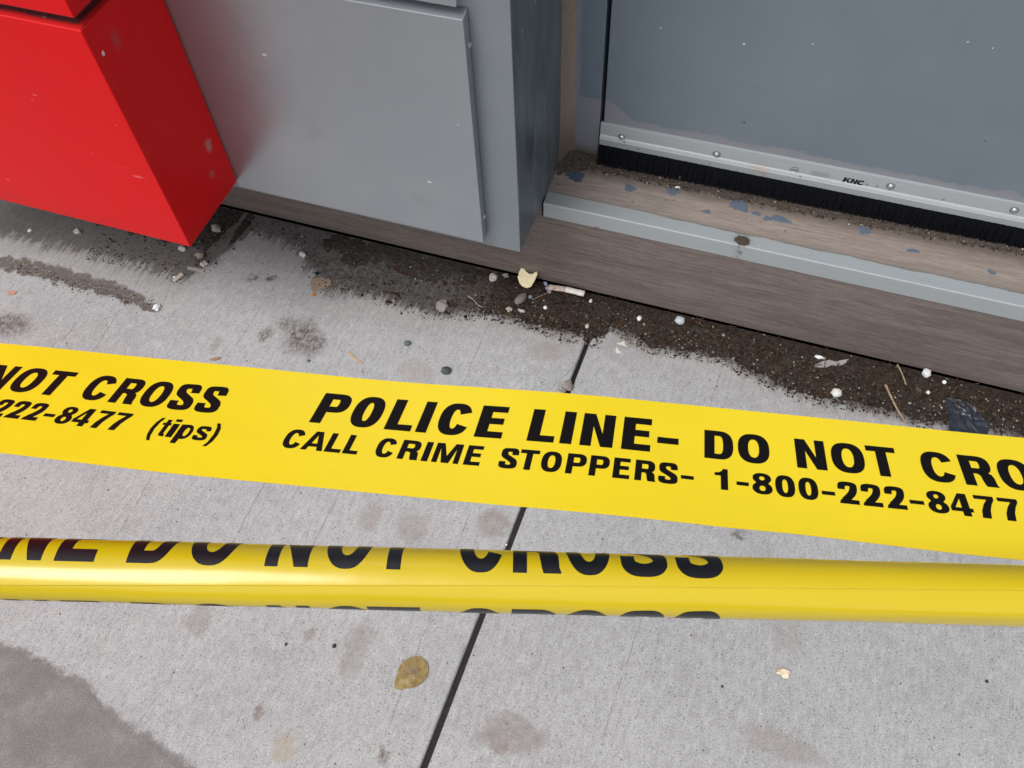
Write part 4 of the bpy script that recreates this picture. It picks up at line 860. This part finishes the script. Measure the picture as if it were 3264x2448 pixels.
# at the foot of the step
flake('cream_shell', (-0.3636, 1.0183, 0.0000), mm([(-17, 21), (-13, 20), (-9, 14), (0, 11), (8, 13), (13, 20), (17, 17), (18, 4), (17, -12), (10, -17), (0, -17), (-8, -13), (-16, -4), (-18, 8)]), .0012, (.80, .70, .44), 'curved cream chip lying against the step, brightest piece in the dirt', 'chip', rot=-10, bend=.9, rough=.5, tilt=(.35, 0), lift=.012)
b = empty('cigarette_end', (0, 0, 0))
c0, c1, c2 = Vector(up((-0.3168, 1.0157, 0.0000), .012)), Vector(up((-0.2846, 1.0196, 0.0000), .0125)), Vector(up((-0.2476, 1.0190, 0.0000), .013))
def tube(name, a_, b_, r0, col, par, seed=1, flat=.75):
    bm = bmesh.new(); d = (b_ - a_); n = 8; ax = d.normalized(); s1 = ax.cross(Vector((0, 0, 1))).normalized(); s2 = s1.cross(ax); prev = None
    for i in range(n + 1):
        p = a_ + d * i / n; k = r0 * (1 + .16 * mnoise.noise(Vector((i * .7, seed, 0))))
        row = [bm.verts.new(p + s1 * math.cos(t * .6283) * k + s2 * math.sin(t * .6283) * k * flat) for t in range(10)]
        if prev:
            for q in range(10): bm.faces.new((prev[q], prev[(q + 1) % 10], row[(q + 1) % 10], row[q]))
        else: bm.faces.new(row[::-1])
        prev = row
    bm.faces.new(prev); bmesh.ops.recalc_face_normals(bm, faces=bm.faces)
    o = obj(name, bm, plain('paper_tint', col, .75, vary=.3, scale=120, bump=.001), None, True); o.parent = par; return o
tube('filter', c0, c1, .0060, (.46, .37, .31), b, 1); tube('paper', c1, c2, .0062, (.66, .62, .58), b, 5)
tag(b, 'crushed dirty cigarette end lying along the foot of the step', 'cigarette end')
stone('pebble', (-0.3597, 0.9753, 0.0000), (.0085, .0175, .006), (.15, .135, .12), 'long grey-brown stone below the cream chip', rot=-22, seed=3, lump=.2)
stone('pebble', (-0.3442, 0.9848, -0.0000), (.0050, .0045, .004), (.16, .17, .21), 'small round bluish pebble right of the long grey stone', rot=0, seed=4)
stone('concrete_chip', (-0.4299, 1.0151, 0.0000), (.0085, .0105, .004), (.44, .41, .36), 'pale grey chip against the step, left of the cream chip', 'chip', rot=20, seed=5, lump=.35)
stone('concrete_chip', (-0.4066, 1.0222, 0.0000), (.0065, .005, .003), (.30, .27, .24), 'small dull chip between the pale chip and the cream chip', 'chip', rot=0, seed=6, lump=.35)
stone('concrete_chip', (-0.3745, 0.9474, 0.0000), (.0055, .007, .003), (.40, .35, .30), 'triangular beige chip at the lower end of the long grey stone', 'chip', rot=30, seed=7, lump=.4)
stone('concrete_chip', (-0.3505, 0.9501, 0.0000), (.008, .0032, .003), (.38, .34, .31), 'flat mauve-grey sliver below the long grey stone', 'chip', rot=-5, seed=8, lump=.25)
flake('paper_scrap', (-0.3214, 1.0155, 0.0000), mm([(-3, 16), (2, 14), (4, 0), (7, -12), (2, -15), (-3, -2)]), .0004, (.33, .32, .42), 'lilac-grey paper strip lying beside the cigarette end', 'paper scrap', rot=28, bend=.02, wav=.001)
twig('twig', [up((-0.4603, 0.9564, 0.0000), .004), up((-0.4483, 0.9494, 0.0000), .006), up((-0.4359, 0.9414, 0.0000), .005), up((-0.4244, 0.9380, -0.0000), .004)], .0011, .0009, (.30, .26, .22), 'short curved grey twig in the dirt left of the cream chip')
twig('twig', [up((-0.3384, 0.9783, 0.0000), .010), up((-0.3243, 0.9920, 0.0000), .012), up((-0.3136, 1.0024, 0.0000), .014), up((-0.3033, 1.0139, 0.0000), .018)], .0008, .0006, (.28, .17, .10), 'thin brown stem crossing towards the cigarette end')
stone('pebble', (-0.5000, 0.9183, 0.0000), (.0135, .0125, .008), (.22, .20, .19), 'crumbly grey lump at the edge of the dirt under the post', 'lump', rot=0, seed=9, lump=.3)
stone('pebble', (-0.2200, 0.8158, -0.0000), (.0105, .011, .008), (.25, .21, .19), 'rough grey-brown lump in the pavement joint, the upper of two', 'lump', seed=10, lump=.3, z=.003)
stone('pebble', (-0.2299, 0.7974, 0.0000), (.009, .008, .006), (.34, .30, .26), 'paler lump in the pavement joint, just above the flat tape', 'lump', seed=11, lump=.3, z=.002)
stone('pebble', (-0.0625, 1.0123, 0.0000), (.0095, .009, .006), (.40, .43, .47), 'blue-white pebble at the foot of the step right of the joint', seed=12, lump=.2)
stone('pebble', (-0.1350, 0.9956, 0.0000), (.0045, .006, .004), (.72, .73, .74), 'small white oval pebble in the dirt, left of the blue-white pebble', seed=13)
stone('pebble', (-0.2322, 1.0096, 0.0000), (.003, .0045, .003), (.74, .70, .62), 'tiny cream pebble below the cigarette end', seed=14)
stone('pebble', (-0.3098, 0.9696, -0.0000), (.0038, .004, .003), (.76, .74, .70), 'white grain in the dirt below the lilac strip', seed=15)
stone('pebble', (-0.2627, 0.9049, 0.0000), (.003, .003, .002), (.3, .3, .3), 'tiny grey grain on the concrete left of the joint', seed=16)
flake('plastic_scrap', (0.2137, 1.0017, -0.0000), mm([(-27, -14), (-14, -3), (-4, 3), (8, 2), (14, 7), (26, 12), (26, 5), (18, -3), (8, -7), (2, -7), (-6, -15), (-18, -18), (-28, -19)]), .0006, (.30, .29, .29), 'grey S-shaped plastic scrap lying by the foot of the step', 'plastic scrap', rot=2, bend=.012, rough=.35, wav=.002, star=False)
stone('pebble', (0.1921, 1.0055, 0.0000), (.008, .004, .003), (.70, .74, .80), 'bluish white fleck at the left end of the grey plastic scrap', 'fleck', seed=17)
stone('pebble', (0.2314, 0.9393, -0.0000), (.0095, .0088, .006), (.60, .59, .55), 'large white pebble at the edge of the dirt above the flat tape', seed=18, lump=.2)
rb_ = bmesh.new(); 
for i in range(20):
    for j in range(6):
        A_, B_ = i * .31416, j * 1.0472; rb_.verts.new(((.0068 + .0014 * math.cos(B_)) * math.cos(A_), (.0078 + .0014 * math.cos(B_)) * math.sin(A_), .0014 * math.sin(B_)))
rb_.verts.ensure_lookup_table()
for i in range(20):
    for j in range(6): rb_.faces.new([rb_.verts[k] for k in (i * 6 + j, ((i + 1) % 20) * 6 + j, ((i + 1) % 20) * 6 + (j + 1) % 6, i * 6 + (j + 1) % 6)])
o = obj('rubber_ring', rb_, plain('ring_tint', (.12, .14, .155), .4), None, True); q = (0.2318, 0.9234, 0.0000); o.location = (q[0], q[1], .0016); tag(o, 'small dark ring on the concrete just below the large white pebble', 'ring')
stone('pebble', (0.3740, 1.0244, 0.0000), (.0075, .0085, .006), (.66, .66, .67), 'bright white angular pebble near the step, right of the twigs', seed=19, lump=.3)
stone('pebble', (0.4050, 1.0157, 0.0000), (.004, .004, .003), (.78, .77, .74), 'small white pebble against the step, right of the angular one', seed=20)
stone('pebble', (0.3800, 0.9857, 0.0000), (.004, .0035, .003), (.70, .66, .58), 'small cream pebble below the bright angular one', seed=21)
twig('twig', [up((0.3083, 0.9774, 0.0000), .012), up((0.3216, 0.9525, 0.0000), .011), up((0.3351, 0.9321, -0.0000), .008), up((0.3520, 0.9132, 0.0000), .004)], .0022, .0016, (.30, .20, .13), 'long straight tan twig leaning out of the dirt to the flat tape')
twig('twig', [up((0.3241, 1.0275, 0.0000), .011), up((0.3299, 1.0159, 0.0000), .012), up((0.3366, 1.0015, 0.0000), .012), up((0.3424, 0.9891, 0.0000), .010)], .0013, .0012, (.30, .23, .15), 'short thin twig near the step above the long tan twig')
DS = plain('wet_dark_scrap', (.022, .028, .040), .35, vary=.5, scale=60)
flake('dark_scrap', (0.4442, 0.9576, 0.0000), mm([(-36, 22), (-22, 26), (-6, 27), (8, 22), (18, 14), (26, 4), (38, -6), (37, -26), (38, -50), (10, -52), (-16, -48), (-24, -36), (-28, -14), (-34, 4)]), .0008, (.02, .03, .05), 'crumpled blue-black scrap half hidden by the flat tape at the right', 'scrap', rot=-4, bend=.003, mat=DS, wav=.004)
flake('leaf_fragment', (-0.6010, 0.9842, 0.0000), mm([(-24, -4), (-16, 6), (-4, 3), (8, 9), (22, 8), (14, -2), (4, -12), (-10, -13), (-20, -11)]), .0005, (.040, .016, .013), 'dark red-brown leaf flattened in the dirt below the silver panel', 'leaf fragment', rot=-8, rough=.5, wav=.001)
flake('flattened_gum', (-0.7492, 0.9008, 0.0000), mm([(-22, 4), (-16, 12), (-6, 16), (4, 20), (14, 17), (20, 8), (15, -4), (4, -14), (-3, -22), (-9, -18), (-14, -10)]), .0007, (.25, .19, .14), 'flat tan smear at the edge of the dirt right of the red column', 'smear', rot=-5, wav=.0008)
flake('orange_crumb', (-0.7498, 0.8752, -0.0000), mm([(-4, 1), (0, 4), (5, 2), (3, -5), (-3, -5)]), .001, (.40, .14, .04), 'tiny rust-orange crumb under the tan smear', 'crumb')
stone('pebble', (-0.8164, 0.9594, 0.0000), (.0085, .0065, .005), (.60, .55, .54), 'pinkish white stone in the dirt left of the tan smear', rot=-20, seed=22, lump=.35)
stone('pebble', (-0.4391, 0.7821, 0.0000), (.0095, .0080, .006), (.055, .062, .066), 'dark slate pebble on clean concrete just above the flat tape', seed=23, rot=15)
stone('pebble', (-0.5307, 0.8188, -0.0000), (.0065, .0060, .004), (.085, .115, .115), 'small green-grey pebble on clean concrete above the slate pebble', seed=24)
stone('pebble', (-0.6201, 0.9450, 0.0000), (.0075, .0045, .003), (.04, .055, .06), 'dark flat pebble in the grime left of the grey lump', seed=25)
stone('pebble', (-0.6904, 0.7288, 0.0000), (.0032, .003, .002), (.10, .105, .11), 'small dark grain above the flat tape, below the brown blotch', seed=26)
flake('straw', (-0.6105, 0.7612, 0.0000), mm([(-19, 4), (19, -3), (19, -6), (-19, 0)]), .0012, (.48, .32, .18), 'flat tan sliver of wood on the concrete above the flat tape', 'wood sliver', rot=-14)
flake('bark_crumb', (-0.8596, 0.6807, 0.0000), mm([(-9, -4), (0, 4), (9, 7), (8, 1), (-3, -6)]), .0016, (.30, .18, .10), 'rusty brown crumb on the concrete above the flat tape at the left', 'crumb')
stone('pebble', (-1.0352, 0.8311, 0.0000), (.0034, .0034, .003), (.85, .87, .90), 'tiny white bead beside the beige stub below the red column', 'bead', seed=27)
b_ = box('wood_stub', -.004, .004, -.0115, .0115, 0, .005, plain('stub_tint', (.45, .41, .32), .7), None, .0006); q = (-1.0275, 0.8322, 0.0000); b_.location = (q[0], q[1], .0004); b_.rotation_euler[2] = math.radians(-20); tag(b_, 'short upright-looking beige stub below the corner of the red column', 'wood stub')
stone('pebble', (-1.0333, 0.8242, 0.0000), (.008, .004, .003), (.09, .11, .11), 'dark chip beneath the white bead', 'chip', seed=28, lump=.3)
stone('concrete_chip', (-1.0611, 0.9036, 0.0000), (.008, .006, .004), (.46, .45, .42), 'pale chip right under the bottom corner of the red column', 'chip', seed=29, lump=.4)
stone('concrete_chip', (-1.0201, 0.9717, 0.0000), (.0125, .0085, .006), (.30, .28, .26), 'brownish grey stone in the dirt right of the red column corner', 'chip', rot=-35, seed=30, lump=.3)
stone('concrete_chip', (-1.0152, 0.8967, 0.0000), (.0090, .008, .005), (.22, .19, .15), 'dull tan lump below right of the red column corner', 'chip', seed=31, lump=.35)
stone('concrete_chip', (-0.9964, 0.8806, 0.0000), (.0080, .007, .004), (.34, .33, .31), 'grey chip beneath the dull tan lump', 'chip', seed=32, lump=.4)
flake('wood_splinter', (-1.0046, 0.8617, 0.0000), mm([(-19, 3), (17, 5), (18, -1), (-18, -4)]), .002, (.33, .31, .27), 'weathered pale splinter lying flat below the grey chip', 'splinter', rot=0)
stone('concrete_chip', (-1.0298, 0.7561, 0.0000), (.0070, .0065, .004), (.70, .70, .71), 'white heart-shaped chip at the end of the brown crumb trail', 'chip', rot=40, seed=33, lump=.45)
stone('concrete_chip', (-1.2969, 0.8805, 0.0000), (.0085, .006, .004), (.42, .40, .38), 'light grey chip in the shade under the red column', 'chip', seed=34, lump=.4)
stone('concrete_chip', (-1.3957, 0.8548, 0.0000), (.0045, .0045, .003), (.66, .65, .62), 'small white chip in the shade under the red column at the left', 'chip', seed=35, lump=.3)
flake('leaf_fragment', (-1.3292, 0.7020, 0.0000), mm([(-10, 2), (0, 6), (10, 3), (7, -5), (-6, -5)]), .001, (.45, .22, .16), 'salmon-coloured flake at the left edge in the crumb trail', 'flake', rot=20)
stone('food_crumb', (0.2219, 0.4325, 0.0000), (.0085, .0062, .003), (.74, .64, .45), 'cream and orange crumb on the pavement at lower right', 'crumb', seed=36, lump=.5)
stone('food_crumb', (0.2181, 0.4354, 0.0000), (.006, .004, .0025), (.60, .36, .18), 'orange-brown edge of the cream crumb at lower right', 'crumb', seed=37, lump=.5)
stone('pebble', (0.2870, 0.5054, 0.0000), (.001, .001, .001), (.8, .8, .82), 'minute white grain on the pavement below the rolled tape', 'grain', seed=38)
stone('pebble', (-0.2269, 0.4987, 0.0000), (.0016, .0016, .0012), (.85, .85, .85), 'white bead in the joint between the two tapes', 'bead', seed=39)
stone('pebble', (-0.2226, 0.9506, 0.0000), (.004, .0045, .003), (.50, .44, .36), 'beige grain in the dirt at the head of the joint', 'grain', seed=40)
for q, lb, sd_, sz in (((-0.4216, 0.2653, 0.0000), 'black speck on the pavement left of the leaf, larger of two', 41, .0030), ((-0.4925, 0.2451, 0.0000), 'black speck further left of the leaf, smaller of two', 42, .0022), ((0.4974, 0.5116, 0.0000), 'black grain near the right edge below the rolled tape', 43, .0022), ((0.1410, 0.3874, 0.0000), 'brown speck left of the cream crumb', 44, .0018)):
    stone('speck', q, (sz, sz * 1.2, sz * .6), (.022, .022, .024), lb, 'speck', seed=sd_)
for q, lb, sd_, sz in (((-0.1193, 1.1339, 0.2130), 'white crumb on the tread beside the third paint drip', 51, .0028), ((-0.1470, 1.1687, 0.2130), 'ragged white crumb in the dust below the door brush', 52, .0055), ((-0.1037, 1.1635, 0.2130), 'white grain right of the ragged crumb under the brush', 53, .0034), ((-0.1207, 1.1621, 0.2130), 'white flake under the brush between two crumbs', 54, .0045)):
    stone('crumb', q, (sz * 1.3, sz, sz * .6), (.66, .64, .60), lb, 'crumb', seed=sd_, z=.0022, lump=.4)
# repeats of one kind share a group
GROUPS = {'pebble': 'pebbles scattered along the step and on the pavement', 'chip': 'chips of stone and concrete by the foot of the wall', 'twig': 'twigs and stems in the dirt', 'lump': 'rough lumps at the dirt edge and in the joint',
          'crumb': 'crumbs lying on step and pavement', 'speck': 'dark specks on the pavement', 'tape': 'police tapes stretched across the pavement'}
for o in list(sc.objects):
    if o.parent is None and o.get('category') in GROUPS and not o.get('group'): o['group'] = GROUPS[o['category']]
